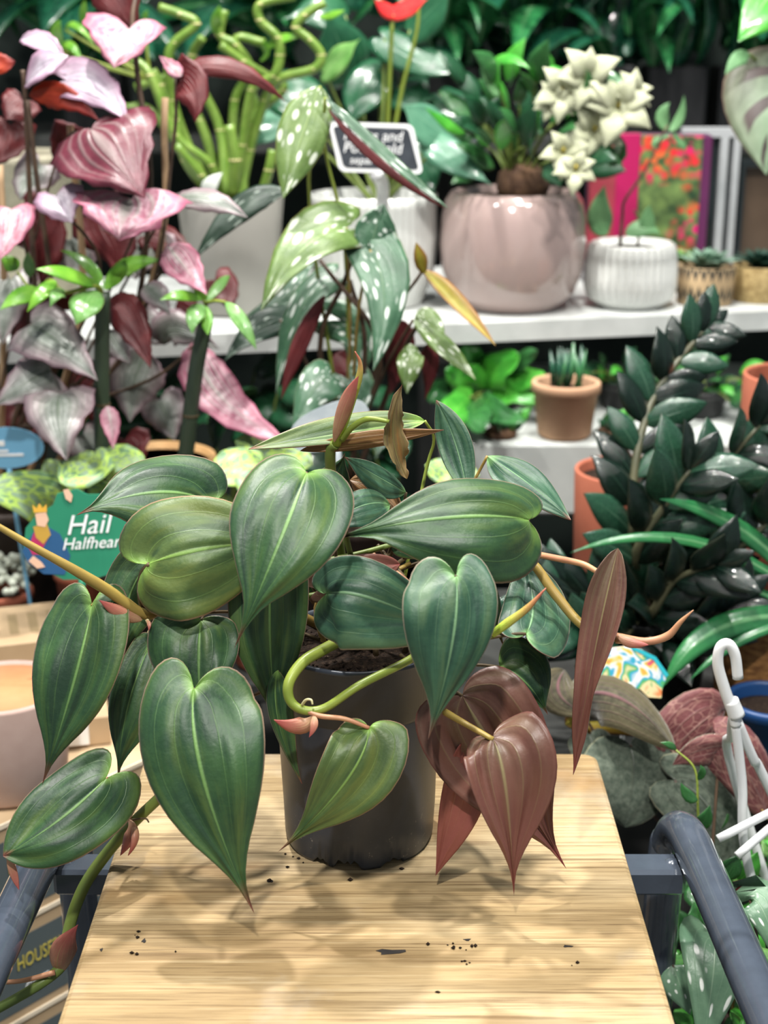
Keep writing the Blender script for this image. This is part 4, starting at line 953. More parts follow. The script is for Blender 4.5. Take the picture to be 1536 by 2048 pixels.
# ================================================================== boxes, pot and small plants at the left edge
M_card = plain('kraft_card', (180, 154, 120), (194, 168, 134), 12, .7)
M_slate = plain('slate_print', (82, 92, 94), (92, 102, 104), 6, .6)
M_yel = plain('yellow_print', (206, 190, 84), (214, 198, 96), 6, .6)
zt, zb = .638, .527
A1, A2 = Pz(0, 1650, zt), Pz(70, 1618, zt)
dr = (A2-A1)/np.linalg.norm(A2-A1)
E0 = A1-dr*.12; E1 = A1+dr*.22                     # front top edge of the stack
bk = np.array([-dr[1], dr[0], 0.0]);                # into the stack
if bk[1] < 0: bk = -bk
def card_box(name, label, z0, z1, e0, e1, depth, prints=True, group=None):
    r = thing(name, label, 'box', ((e0+e1)/2)*np.array([1, 1, 0])+np.array([0, 0, z0]), group)
    base = [np.array([p[0], p[1], z0]) for p in (e0, e1, e1+bk*depth, e0+bk*depth)]
    prism('carton', base[::-1], (0, 0, z1-z0), M_card, r)
    for hz in (z1-.0005,):                          # lid flap lip
        lip = [np.array([p[0], p[1], hz-.004]) for p in (e0-bk*.002, e1-bk*.002, e1, e0)]
        prism('lid_edge', lip[::-1], (0, 0, .0048), plain('card_edge', (226, 210, 184), (236, 222, 198), 20, .7), r)
    if prints:
        L_ = np.linalg.norm(e1-e0); H_ = z1-z0
        pts = []
        for k in range(25):
            x = k/24; yy = .86-.04*math.sin(x*3.1); pts.append((x*.92+.02, yy))
        for k in range(25):
            x = 1-k/24; pts.append((x*.92+.02, .08+.30*max(0, x-.72)*3.4*(1 if x < .95 else 1)))
        poly = [np.array([*(e0+(e1-e0)*a)[:2], z0+H_*b2])-bk*.0006 for a, b2 in pts]
        prism('printed_panel', poly, bk*.0004, M_slate, r)
        for wd, off, hz, mt in (('HOUSEPLANT', .003, .50, M_yel), ('GRIT', .010, .20, M_white)):
            o_ = A1+dr*off; f0 = frame_on(np.array([o_[0], o_[1], z0+H_*hz])-bk*.0012, e1-e0, (0, 0, 1))
            text('print', wd, f0, .022, mt, r, xs=.62)
    return r
card_box('cardboard_box', 'printed kraft box with slate panel under the pale pink pot, topmost of its stack', zb, zt, E0, E1, .19)
card_box('cardboard_box', 'printed kraft box with slate panel, second from the top of its stack', zb-.111, zb-.0005, E0, E1, .19)
card_box('cardboard_box', 'printed kraft box with slate panel, third from the top of its stack', zb-.222, zb-.1115, E0, E1, .19)
for i in range(3):
    card_box('cardboard_box', ('plain kraft box, fourth from the top of the stack', 'plain kraft box, fifth from the top of the stack', 'plain kraft box at the foot of the stack')[i], (.204, .102, 0)[i], (.3045, .2035, .1015)[i], E0, E1, .19, False)
# pale pink terracotta pot on the boxes
M_blush = plain('blush_clay', (176, 150, 140), (192, 168, 158), 16, .75, .3)
M_clayin = plain('orange_clay', (206, 128, 84), (218, 144, 100), 16, .75)
pp = Pz(22, 1568, zt); s = mpp(22, 1568, pp[1])
bp = thing('clay_pot', 'pale blush clay pot with bare orange inside on the printed boxes', 'pot', pp)
hp = P(22, 1372, pp[1])[2]-zt
lathe('body', pp, [(100*s, 0), (112*s, .006), (122*s, hp*.5), (126*s, hp-.003), (124*s, hp), (115*s, hp), (113*s, hp-.003)], M_blush, bp, 48)
lathe('inside', pp, [(113.5*s, hp-.0025), (112.5*s, hp*.5), (100*s, .012), (.001, .010)], M_clayin, bp, 48)
box('price_sticker', pp+np.array([-.01, -.052, hp*.45]), pp+np.array([.02, -.0515, hp*.75]), M_white, bp, .0001)
# kraft boxes behind the pot
def small_box(pxc, pyc, z1, w_, d_, h_, rot, label, mat=M_card, lab=None):
    c0 = Pz(pxc, pyc, z1); z0 = z1-h_
    r = thing('cardboard_box', label, 'box', (c0[0], c0[1], z0), rotz=0)
    box('carton', (c0[0]-w_/2, c0[1]-d_/2, z0), (c0[0]+w_/2, c0[1]+d_/2, z1), mat, r, .0015, rot, c0)
    R = np.array(Matrix.Rotation(rot, 3, 'Z'))
    if lab:
        for (a0, a1, b0, b1) in lab:
            pts = [np.array([c0[0], c0[1], z1])+R@np.array([x, y, 0.0004]) for x, y in ((a0, b0), (a1, b0), (a1, b1), (a0, b1))]
            prism('print_line', pts, (0, 0, -.0003), plain('brown_print', (150, 130, 96), (164, 142, 106), 8, .7), r)
    return r
sb = small_box(28, 1248, .726, .13, .115, .0755, .30, 'kraft box with faint brown print standing behind the blush pot', lab=[(-.05+.022*i, -.04+.022*i, -.03, .03) for i in range(5)])
sb2 = small_box(150, 1418, .672, .07, .05, .0335, .25, 'small kraft box with white label between the clay pot and hanging leaf')
c0 = np.array(sb2.location); box('label_patch', c0+np.array([-.022, -.0285, .004]), c0+np.array([.012, -.0275, .031]), M_white, sb2, .0001, .25, c0)
# white beaded succulent
sc_b = np.array([-.465, 1.645, .65])
M_bead = plain('powdery_bead', (176, 184, 166), (214, 218, 206), 90, .5)
sc = thing('beaded_succulent', 'low grey white beaded succulent behind the kraft box', 'plant', sc_b)
simple_pot(sc, sc_b, .030, .036, .07, M_terra)
import bmesh
bm = bmesh.new(); bmesh.ops.create_icosphere(bm, subdivisions=1, radius=1); sph = bpy.data.meshes.new('bead'); bm.to_mesh(sph); bm.free()
sph.materials.append(M_bead); sph.polygons.foreach_set('use_smooth', [True]*len(sph.polygons))
for i in range(120):
    a = U(0, 6.28); r_ = .042*math.sqrt(RNG.rand()); q = sc_b+np.array([r_*math.cos(a), r_*math.sin(a), .07+.05*(1-(r_/.05)**2)*U(.5, 1)])
    inst('bead', sph, sc, q, (1, 0, 0), (0, 0, 1), U(.004, .0065))
# grey-beige basket pot at the far left edge
bgb = Pz(10, 640, .99); bg = thing('planter_pot', 'beige textured pot behind the pink leaved begonia on the white shelf', 'pot', np.array([bgb[0], 2.14, .99]))
simple_pot(bg, np.array([bgb[0]-.01, 2.14, .99]), .075, .09, .21, plain('beige_weave', (168, 162, 140), (186, 180, 158), 90, .8, bump=.5))

# ================================================================== on the white shelf
ZS = .99
M_glaze = plain('pink_glaze', (168, 146, 142), (178, 157, 151), 5, .12, .6, coat=.6)
M_wglaze = plain('white_glaze', (206, 208, 204), (216, 218, 214), 8, .15, .6, coat=.5)
M_greypot = plain('light_grey_pot', (138, 136, 130), (150, 148, 141), 6, .55)
pk = Pz(1022, 613, ZS); s = mpp(1022, 500, pk[1])
pinkp = thing('glazed_pot_plant', 'glossy pale pink pot of dark leaves and white lilies', 'plant', pk)
hpk = P(1022, 380, pk[1])[2]-ZS
W_ = 146*s
lathe('pot', pk, [(W_*.60, 0), (W_*.66, .003), (W_*.86, hpk*.14), (W_*.97, hpk*.34), (W_, hpk*.55), (W_*.98, hpk*.78), (W_*.93, hpk*.92), (W_*.86, hpk*.985), (W_*.80, hpk), (W_*.76, hpk*.985), (W_*.80, hpk*.9)], M_glaze, pinkp, 64)
disc('soil', pk+np.array([0, 0, hpk*.93]), W_*.79, M_soil, pinkp, 32)
M_moss = plain('brown_root_ball', (70, 48, 34), (96, 70, 48), 60, .9, bump=.8)
lathe('root_ball', pk+np.array([0.012, 0, hpk*.9]), [(.03, 0), (.038, .02), (.034, .04), (.018, .052), (.001, .055)], M_moss, pinkp, 20)
GL = leafmat('glossy_green_leaf', (36, 84, 44), (58, 116, 60), (90, 140, 80), rough=.22, spec=.5, nscale=30, coat=.35)
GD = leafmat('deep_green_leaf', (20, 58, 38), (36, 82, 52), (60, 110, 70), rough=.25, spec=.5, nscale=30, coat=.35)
GB = leafmat('bright_green_leaf', (52, 140, 44), (84, 172, 60), (130, 196, 90), rough=.28, spec=.5, nscale=30, coat=.3)
GU = leafmat('leaf_underside_green', (80, 124, 80), (104, 148, 100), (130, 170, 120), rough=.5)
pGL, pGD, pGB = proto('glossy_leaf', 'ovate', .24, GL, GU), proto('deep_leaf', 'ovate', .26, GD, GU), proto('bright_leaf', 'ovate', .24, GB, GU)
def bush(root, px0, px1, py0, py1, y0, y1, n, metas, size, anchor, stemmat=M_stem, ns=8):
    A = np.asarray(anchor)
    for i in range(n):
        def gen():
            q = P(U(px0, px1), U(py0, py1), U(y0, y1)); d = q-A; d = d/max(np.linalg.norm(d), 1e-6)+np.array([U(-.7, .7), U(-.9, .3), U(-.7, .4)])
            return q, d, (U(-.5, .5), -1, U(.3, 1.3)), U(*size)
        o = inst_free('leaf', metas[i % len(metas)], root, gen)
        if i < ns and o is not None:
            q = rloc(o); tube('stem', [A, (A+q)/2+np.array([U(-.01, .01), 0, .015]), q], [.003, .0015], stemmat, root, 5, 7)
top = pk+np.array([0, 0, hpk])
bush(pinkp, 920, 1180, 150, 350, 1.98, 2.12, 58, (pGD, pGL, pGD, pGL, pGB), (.045, .075), top, M_stem, 14)
for B, M, T, wr, wl, mt in (((1130, 240), (1180, 260), (1250, 340), 18, 20, GL), ((1080, 140), (1120, 150), (1155, 190), 14, 16, GB), ((985, 125), (1020, 118), (1060, 138), 12, 14, GB), ((1170, 150), (1230, 160), (1285, 220), 14, 16, GL), ((1140, 225), (1180, 215), (1240, 240), 10, 12, GL),
                             ((1215, 330), (1240, 300), (1225, 260), 16, 18, GL), ((930, 260), (900, 250), (850, 215), 14, 16, GB), ((1000, 300), (1010, 260), (1015, 235), 20, 20, GB), ((1090, 330), (1110, 350), (1120, 372), 22, 20, GD)):
    leaf(pinkp, B, M, T, wr, wl, (2.0, 1.98, 1.96), mt, GU, 'ovate', nt=10, nu=7)
PET = leafmat('cream_petal', (176, 180, 146), (196, 198, 174), (164, 176, 112), rough=.5, spec=.3, nscale=40, bump=.2)
pPET = proto('petal', 'ovate', .33, PET, PET, .26)
M_anther = plain('anther', (190, 170, 70), (206, 190, 90), 40, .6)
def flower(root, px, py, y, r, n=6):
    c0 = P(px, py, y); ctr = tube('flower_heart', [c0, c0+np.array([0, -.012, .006])], [.003, .002], M_anther, root, 6)
    for k in range(n):
        a = 2*math.pi*k/n+U(0, .5); d = np.array([math.cos(a), -.45, math.sin(a)+.15])
        inst('petal', pPET, ctr, c0, d, (-.2*math.cos(a), -1, .4), r*U(.85, 1.1))
    return ctr
for px, py, r in ((1122, 185, .044), (1172, 160, .05), (1235, 215, .056), (1188, 262, .048), (1125, 305, .04), (1150, 340, .034), (1262, 190, .036), (1105, 205, .034)):
    flower(pinkp, px, py, 1.96+U(-.02, .02), r)
# ribbed white pot with a thin seedling
wp = Pz(1258, 611, ZS); s = mpp(1258, 550, wp[1]); hw = P(1258, 484, wp[1])[2]-ZS; W_ = 90*s
wpt = thing('ribbed_pot', 'white glazed ribbed round pot with thin twiggy seedling', 'pot', wp)
prof = [(W_*.66, 0), (W_*.74, .003), (W_*.92, hw*.14), (W_, hw*.32), (W_*1.0, hw*.36), (W_, hw*.5), (W_*.99, hw*.66), (W_*.97, hw*.78), (W_*.97, hw*.82), (W_*.93, hw*.95), (W_*.92, hw*.99), (W_*.88, hw), (W_*.86, hw*.9)]
lathe('pot', wp, prof, M_wglaze, wpt, 140, lambda i, a, z: (0.0022*math.cos(a*35) if 2 <= i <= 9 else 0)*(0.35 if i in (4, 8) else 1)+(.0012 if i in (4, 8) else 0))
disc('soil', wp+np.array([0, 0, hw*.88]), W_*.86, M_soil, wpt, 24)
stem('stem', [(1240, 490, wp[1]), (1245, 430, wp[1]), (1250, 400, wp[1]-.02), (1290, 340, wp[1]-.03), (1335, 250, wp[1]-.03)], [4, 3, 3, 2], M_bark, wpt, 6)
stem('stem', [(1275, 490, wp[1]), (1280, 450, wp[1]), (1268, 420, wp[1])], [3, 2, 2], M_bark, wpt, 6)
for B, M, T, w_ in (((1250, 470), (1290, 455), (1320, 470), 18), ((1300, 470), (1295, 440), (1300, 410), 16), ((1335, 262), (1325, 230), (1340, 205), 14), ((1338, 262), (1360, 235), (1368, 190), 10), ((1340, 270), (1310, 285), (1320, 300), 8), ((1345, 265), (1365, 290), (1370, 300), 8), ((1215, 470), (1200, 430), (1210, 370), 26)):
    leaf(wpt, B, M, T, w_, w_, (wp[1]-.02,)*3, GU, GU, 'ovate', nt=10, nu=7)
# zigzag basket pot and plain straw pot with succulents
def zig_mat():
    m, nt, b = nt_new('zigzag_weave'); L = nt.links
    tc = N(nt, 'ShaderNodeTexCoord'); sx = N(nt, 'ShaderNodeSeparateXYZ'); L.new(tc.outputs['UV'], sx.inputs[0])
    tri = math_node(nt, 'PINGPONG', math_node(nt, 'MULTIPLY', sx.outputs[0], 44.0), 1.0)
    ph_ = math_node(nt, 'FRACT', math_node(nt, 'ADD', math_node(nt, 'MULTIPLY', sx.outputs[1], 7.5), math_node(nt, 'MULTIPLY', tri, .5)))
    mk = ramp(nt, ph_, [(.0, g(1)), (.30, g(1)), (.34, g(0)), (.96, g(0)), (1, g(1))])
    L.new(mix(nt, mk, lin((190, 164, 128)), lin((52, 56, 54))), b.inputs['Base Color']); setp(b, .8, .2); return m
M_zig = zig_mat()
M_straw = plain('straw_weave', (146, 122, 76), (196, 172, 120), 160, .85, bump=.8, bscale=220)
SUC = leafmat('succulent_leaf', (110, 150, 128), (146, 178, 156), (150, 190, 160), rim=(160, 180, 160), rough=.5, nscale=40)
SUD = leafmat('dark_succulent_leaf', (34, 66, 56), (56, 92, 76), (70, 110, 90), rough=.4, nscale=40)
pS, pSD = proto('succulent_leaf', 'ovate', .24, SUC, SUC, .1), proto('dark_succulent_leaf', 'ovate', .2, SUD, SUD, .1)
def rosette(root, c0, r, n, me):
    for k in range(n):
        a = k*2.4; e = .25+.9*k/n; d = np.array([math.cos(a)*math.cos(e), math.sin(a)*math.cos(e), math.sin(e)])
        inst('leaf', me, root, np.asarray(c0), d, (-d[0]*.5, -d[1]*.5, 1.0), r*(1.1-.5*k/n))
def shelf_pot(px, pyb, pyt, hw_px, mat, label, name, me, straight=True, n=22, dy=0):
    c0 = Pz(px, pyb, ZS); s = mpp(px, (pyb+pyt)/2, c0[1]); h = P(px, pyt, c0[1])[2]-ZS
    r = thing(name, label, 'plant', c0)
    lathe('pot', c0, [(hw_px*s*.9, 0), (hw_px*s*.94, .002), (hw_px*s, h*.98), (hw_px*s*.98, h), (hw_px*s*.9, h), (hw_px*s*.88, h*.9)], mat, r, 48)
    disc('soil', c0+np.array([0, 0, h*.86]), hw_px*s*.88, M_soil, r, 24)
    rosette(r, c0+np.array([0, 0, h*.9]), hw_px*s*1.15, n, me)
    return r
shelf_pot(1408, 606, 530, 58, M_zig, 'grey green rosette succulent in tan zigzag patterned basket pot', 'potted_succulent', pS)
shelf_pot(1516, 600, 530, 56, M_straw, 'dark spiky succulent in plain straw basket pot', 'potted_succulent', pSD, n=30)
shelf_pot(1352, 578, 520, 40, M_straw, 'yellow green rosette succulent in straw pot half hidden by ribbed pot', 'potted_succulent', proto('lime_succulent_leaf', 'ovate', .24, LIMEp, LIME, .1), n=18)
# books and frames standing at the back of the shelf
M_mag = plain('magenta_cover', (170, 20, 84), (180, 28, 92), 4, .4)
def cover_mat():
    m, nt, b = nt_new('flower_photo_cover'); L = nt.links
    tc = N(nt, 'ShaderNodeTexCoord').outputs['Object']
    vo = N(nt, 'ShaderNodeTexVoronoi'); vo.inputs['Scale'].default_value = 75; L.new(tc, vo.inputs['Vector'])
    n1 = noise(nt, 18, tc, 3)
    gr = ramp(nt, noise(nt, 40, tc, 4), [(.35, lin((40, 64, 44))), (.65, lin((120, 146, 84)))])
    fl = ramp(nt, n1, [(.40, lin((206, 40, 110))), (.52, lin((214, 52, 52))), (.64, lin((226, 110, 60)))])
    msk = math_node(nt, 'MULTIPLY', ramp(nt, vo.outputs['Distance'], [(.45, g(1)), (.6, g(0))]), ramp(nt, noise(nt, 11, tc, 2), [(.46, g(0)), (.54, g(1))]))
    L.new(mix(nt, msk, gr, fl), b.inputs['Base Color']); setp(b, .3, .5); return m
M_cover = cover_mat()
yb_ = 2.28
def upright(name, label, cat, pxs, y, depth, parts):
    x0, x1, y0 = pxs
    b0 = base_pt((x0+x1)/2, y, ZS); r = thing(name, label, cat, b0)
    for (nm, a0, a1, t_, bt, mat, dy) in parts:
        p0, p1 = P(a0, t_, y), P(a1, t_, y); zb_ = ZS if bt is None else P(a0, bt, y)[2]
        box(nm, (min(p0[0], p1[0]), y+dy, zb_), (max(p0[0], p1[0]), y+dy+depth, p0[2]), mat, r, .0008)
    return r
upright('garden_book', 'garden book with magenta band and red flower photograph on the shelf', 'book', (1178, 1420, 0), yb_, .02,
        [('pages', 1180, 1420, 268, None, plain('book_body', (86, 60, 84), (96, 70, 92), 8, .5), 0), ('magenta_band', 1232, 1278, 266, None, M_mag, -.0205), ('inner_flap', 1180, 1232, 270, None, plain('rose_flap', (176, 60, 80), (150, 60, 70), 20, .4), -.0205), ('cover_photo', 1278, 1402, 270, None, M_cover, -.0205), ('spine_edge', 1402, 1420, 270, None, plain('plum_edge', (86, 34, 74), (96, 40, 84), 8, .4), -.0205)])
M_frame = plain('pale_metal_frame', (182, 186, 188), (200, 203, 205), 10, .35, metal=.3)
M_dkpanel = plain('dark_glass_panel', (30, 36, 38), (40, 46, 48), 8, .15)
upright('picture_frame', 'pale metal picture frame standing behind the garden book', 'frame', (1365, 1480, 0), 2.34, .012,
        [('backing', 1372, 1474, 264, None, M_dkpanel, .002), ('frame_bar', 1362, 1482, 254, 274, M_frame, -.011), ('frame_bar', 1440, 1456, 274, None, M_frame, -.011), ('frame_bar', 1466, 1480, 274, None, M_frame, -.011), ('frame_bar', 1362, 1372, 274, None, M_frame, -.011)])
upright('picture_frame', 'dark framed picture beside the calathea leaf', 'frame', (1480, 1600, 0), 2.34, .012,
        [('backing', 1486, 1610, 330, None, plain('brown_picture', (72, 58, 46), (90, 74, 60), 8, .4), .002), ('frame_bar', 1480, 1610, 318, 334, M_dkpanel, -.011), ('frame_bar', 1480, 1490, 334, None, M_dkpanel, -.011)])
# light grey pot of lucky bamboo
gb_ = Pz(468, 622, ZS); s = mpp(468, 500, gb_[1]); hg = P(468, 388, gb_[1])[2]-ZS
bb = thing('lucky_bamboo', 'curly lucky bamboo bundle in broad light grey pot', 'plant', gb_)
simple_pot(bb, gb_, 84*s, 106*s, hg, M_greypot, rim=0, seg=56)
M_bam = plain('bamboo_green', (98, 132, 48), (124, 152, 68), 60, .35, .5, coat=.3)
M_node = plain('bamboo_node', (196, 186, 130), (206, 196, 140), 40, .5)
yv = gb_[1]
def bam(pts, r=9.5):
    o = stem('bamboo_cane', [(a, b2, yv+c_) for a, b2, c_ in pts], [r, r, r*.9], M_bam, bb, 10)
    for (a, b2, c_) in pts[1:-1]:
        q = P(a, b2, yv+c_); inst('node_ring', nodeme, o, q, (1, 0, 0), (0, 0, 1), r*1.12*mpp(a, b2, yv))
    return o
bm = bmesh.new(); bmesh.ops.create_uvsphere(bm, u_segments=8, v_segments=6, radius=1); bmesh.ops.scale(bm, vec=(1, 1, .45), verts=bm.verts); nodeme = bpy.data.meshes.new('node_ring'); bm.to_mesh(nodeme); bm.free(); nodeme.materials.append(M_node)
nodeme.polygons.foreach_set('use_smooth', [True]*len(nodeme.polygons))
bam([(430, 400, 0), (380, 300, 0), (345, 200, -.01), (337, 120, -.02), (350, 85, -.02), (392, 48, -.02), (360, 28, -.02), (318, 14, -.02)])
bam([(450, 400, 0), (440, 260, .02), (395, 160, .02), (385, 110, .02), (405, 75, .01)])
bam([(455, 400, 0), (465, 300, .02), (470, 200, .03), (500, 140, .02), (470, 90, .01), (440, 70, .01), (450, 20, .01)])
bam([(470, 400, 0), (485, 290, .0), (505, 180, -.01), (548, 152, -.02), (560, 110, -.02), (555, 75, -.02), (520, 40, -.02), (522, 8, -.02), (590, -8, -.02)])
bam([(480, 400, 0), (500, 300, .01), (530, 200, 0), (560, 158, -.02), (628, 138, -.03), (642, 110, -.03), (620, 80, -.03), (592, 55, -.03), (610, 30, -.03), (650, 5, -.03)])
bam([(440, 400, 0), (420, 330, -.02), (350, 270, -.03), (300, 150, -.03), (260, 115, -.02)])
bam([(485, 400, 0), (500, 250, .02), (565, 180, .02), (545, 160, .02), (485, 122, .01), (440, 90, 0)])
bam([(425, 390, -.03), (400, 350, -.05), (352, 290, -.06)], 9); bam([(465, 390, -.03), (470, 320, -.04), (458, 250, -.04)], 12)
bam([(420, 390, 0), (370, 320, -.01), (350, 240, -.01), (322, 170, -.01), (305, 140, -.01)])
bam([(520, 400, -.02), (538, 340, -.03), (545, 300, -.03)]); bam([(445, 400, .02), (400, 240, .03), (340, 160, .04), (270, 175, .04)])
bam([(435, 400, .03), (310, 230, .05), (250, 215, .05)]); bam([(460, 400, .04), (510, 230, .05), (470, 85, .05), (530, 86, .05)])
for B, M, T, w_ in (((120, 110), (112, 70), (120, 40), 14), ((118, 100), (140, 90), (165, 130), 10), ((160, 60), (165, 30), (170, 0), 10), ((130, 60), (150, 50), (190, 90), 8), ((440, 70), (432, 45), (440, 10), 12), ((530, 100), (560, 78), (600, 75), 12), ((640, 30), (660, 30), (690, 20), 10), ((520, 120), (530, 105), (528, 80), 10), ((290, 60), (288, 40), (296, 20), 9)):
    leaf(bb, B, M, T, w_, w_, (yv, yv-.02, yv-.03), LIME, LIME, 'lance', nt=10, nu=7, pet=[(300, 160, yv)] if B[0] < 300 else None, pm=M_stemg)
leaf(bb, (412, 392), (420, 370), (445, 345), 18, 18, (yv-.09, yv-.1, yv-.1), leafmat('white_leaf', (206, 212, 204), (222, 226, 220), (190, 200, 190), rough=.4), GU, 'ovate', nt=8, nu=7)
# white ribbed vases behind the spotted begonia
vz = Pz(748, 606, ZS); s = mpp(748, 500, vz[1]); hv = P(748, 386, vz[1])[2]-ZS
an = thing('anthurium', 'anthurium with red flower and dark leaves in white fluted vase', 'plant', vz)
lathe('vase', vz, [(92*s, 0), (98*s, .003), (118*s, hv*.3), (126*s, hv*.62), (122*s, hv*.9), (124*s, hv), (116*s, hv), (114*s, hv*.9)], M_wglaze, an, 150, lambda i, a, z: .0018*math.cos(a*50) if 1 < i < 6 else 0)
disc('soil', vz+np.array([0, 0, hv*.88]), 114*s, M_soil, an, 24)
ya = vz[1]
AD = leafmat('anthurium_leaf', (26, 74, 50), (44, 98, 66), (90, 140, 104), rough=.25, spec=.5, nscale=20, coat=.3)
AL = leafmat('anthurium_leaf_pale', (66, 116, 92), (92, 140, 114), (120, 164, 136), rough=.28, spec=.5, nscale=20, coat=.3)
for B, M, T, w1, w2, mt, dy in (((770, 78), (850, 118), (942, 152), 44, 36, AD, .02), ((900, 275), (848, 240), (802, 205), 44, 50, AL, -.04), ((868, 282), (920, 320), (985, 372), 40, 34, AL, -.06), ((648, 142), (680, 112), (722, 76), 32, 30, LIMEp, .02), ((820, 60), (862, 20), (905, -30), 44, 44, AD, .05), ((700, 150), (680, 90), (650, 20), 60, 60, AD, .08),
                                 ((560, 170), (620, 200), (690, 250), 60, 50, AD, .05), ((820, 300), (850, 350), (870, 390), 44, 40, AD, .0), ((760, 140), (720, 190), (700, 260), 44, 50, AD, .06), ((560, 230), (530, 260), (490, 300), 40, 34, AL, .0), ((880, 190), (920, 215), (975, 220), 30, 36, AD, .04), ((690, 30), (640, 20), (560, 40), 50, 50, AD, .1), ((800, 170), (830, 185), (870, 200), 50, 50, AD, .06)):
    leaf(an, B, M, T, w1, w2, (ya+dy, ya+dy-.02, ya+dy-.03), mt, GU, 'heart', nt=12, nu=9, n=(0, -1, .7), pet=[(760, 420, ya), ((760+B[0])/2, (420+B[1])/2-10, ya+dy)], pm=M_stem, pr=3)
stem('flower_stem', [(770, 420, ya), (776, 240, ya-.02), (785, 30, ya-.03)], [5, 4.5, 4], M_stemg, an, 8)
stem('flower_stem', [(765, 420, ya), (800, 200, ya), (832, 70, ya), (838, 10, ya)], [4, 4, 3], M_stemg, an, 8)
RED = leafmat('red_spathe', (206, 40, 44), (222, 62, 60), (230, 100, 90), rough=.2, spec=.6, coat=.5, nscale=40)
leaf(an, (788, 24), (765, 12), (748, 0), 14, 20, (ya-.03, ya-.04, ya-.05), RED, RED, 'heart', nt=10, nu=7, name='spathe')
leaf(an, (788, 24), (825, 10), (856, -2), 22, 18, (ya-.03, ya-.04, ya-.05), RED, RED, 'heart', nt=10, nu=7, name='spathe')
# chalkboard sign with white frame
fr = card_frame(752, 296, 1.90, -.03, .1)
s = mpp(752, 296, 1.90)
ck = thing('chalkboard_sign', 'small black chalkboard with white frame and handwritten chalk lettering', 'sign', base_pt(762, 1.965, ZS))
R_ = .07; cu_, su_ = math.cos(.02), math.sin(.02)
def rr(w_, h_, r_, sk=12):
    out = []
    for (cx_, cy_, q) in ((w_-r_, h_-r_, 0), (-w_+r_, h_-r_, 1), (-w_+r_, -h_+r_, 2), (w_-r_, -h_+r_, 3)):
        for k in range(5):
            a = (q+k/4)*math.pi/2; x = cx_+r_*math.cos(a); yy = cy_+r_*math.sin(a); out.append((x-yy/h_*sk, yy))
    return out
pz_ = lambda pts, lift: [fr[0]+fr[1]*s*a+fr[2]*s*b2+fr[3]*lift for a, b2 in pts]
prism('frame', pz_(rr(84, 48, 12), 0), -fr[3]*.004, M_white, ck)
prism('board', pz_(rr(76, 40, 8), .0006), -fr[3]*.0006, plain('chalkboard', (38, 44, 52), (54, 60, 68), 40, .8), ck)
for i, (t_, x, yy, sz) in enumerate((('Plants and', -66, 14, 29), ('Pots  Sold', -66, -10, 29), ('separately', -52, -32, 22))):
    text('chalk_writing', t_, frame_on(fr[0]+fr[1]*s*x+fr[2]*s*yy, fr[1], fr[2]), sz*s, M_white, ck, .15, lift=.0012)
tube('stem', [fr[0]-fr[2]*46*s+fr[3]*-.002, P(765, 370, 1.93), P(765, 420, 1.95), base_pt(765, 1.965, ZS)], [.010, .0085, .0085, .0085], M_white, ck, 8)
# calathea leaf and bright leaf at the right edge
CAL = leafmat('feather_marked_leaf', (104, 128, 100), (122, 144, 116), (90, 72, 66), blotch=(26, (44, 34, 33)), rim=(110, 80, 72), mid=0, veins=(), rough=.45, nscale=40)
cb_ = Pz(1560, 600, ZS); cl_ = thing('calathea', 'calathea with broad pale leaf bearing dark feather marks', 'plant', np.array([cb_[0]+.09, 2.12, ZS]))
simple_pot(cl_, np.array([cb_[0]+.09, 2.12, ZS]), .04, .05, .10, M_potblack)
leaf(cl_, (1590, 96), (1552, 210), (1532, 350), 112, 70, (1.98, 1.93, 1.90), CAL, CAL, 'ovate', n=(-.1, -1, .3), nt=16, nu=11, pet=[(1640, 520, 2.12), (1640, 250, 2.08)], pm=M_bark, pr=5)
leaf(cl_, (1560, -40), (1525, 10), (1476, 84), 40, 60, (1.98, 1.95, 1.93), GB, GU, 'ovate', nt=12, nu=9, pet=[(1640, 520, 2.12), (1620, 200, 2.08)], pm=M_stem)
leaf(cl_, (1500, 110), (1475, 115), (1450, 150), 14, 20, (1.95, 1.94, 1.93), GU, GU, 'ovate', nt=10, nu=7, pet=[(1640, 520, 2.12), (1580, 200, 2.05)], pm=M_stem)

# ================================================================== dense foliage on the rear tier
ARC1 = leafmat('arching_blade', (26, 88, 50), (52, 126, 70), (120, 170, 120), rough=.25, spec=.6, veins=(), mw=.25, nscale=20, coat=.3)
ARC2 = leafmat('arching_blade_deep', (14, 60, 44), (30, 88, 62), (70, 130, 100), rough=.25, spec=.6, veins=(), mw=.2, nscale=20, coat=.3)
pA = [proto('arching_blade', 'strap', .055, ARC1, ARC2, .28, 12, 5), proto('arching_blade', 'strap', .07, ARC2, ARC1, .34, 12, 5), proto('arching_blade', 'lance', .10, ARC1, ARC2, .24, 10, 5), proto('broad_blade', 'lance', .16, ARC2, ARC1, .2, 10, 5)]
wide = ['arching green foliage plant in black trough behind the red anthurium', 'arching green foliage plant on the back tier, behind the curly bamboo tops', 'arching green foliage plant on the back tier, at the far left behind pink leaves', 'arching green foliage plant in black trough behind the white lilies', 'arching green foliage plant in black trough above the garden book', 'arching green foliage plant in black trough above the pale metal frame', 'arching green foliage plant in black trough behind the calathea leaf']
rears = []
for i, (px, sc_) in enumerate(((900, 1.0), (560, 1.1), (200, 1.1), (1050, 1.05), (1200, 1.05), (1340, 1.0), (1480, 1.0))):
    b0 = base_pt(px, 2.68, 1.20); r = thing('arching_foliage_plant', wide[i], 'plant', b0, 'arching plants on the rear tier')
    box('trough', b0+np.array([-.052, -.05, 0]), b0+np.array([.052, .05, .11]), M_potblack, r, .004)
    rears.append((r, b0+np.array([0, 0, .10]), sc_))
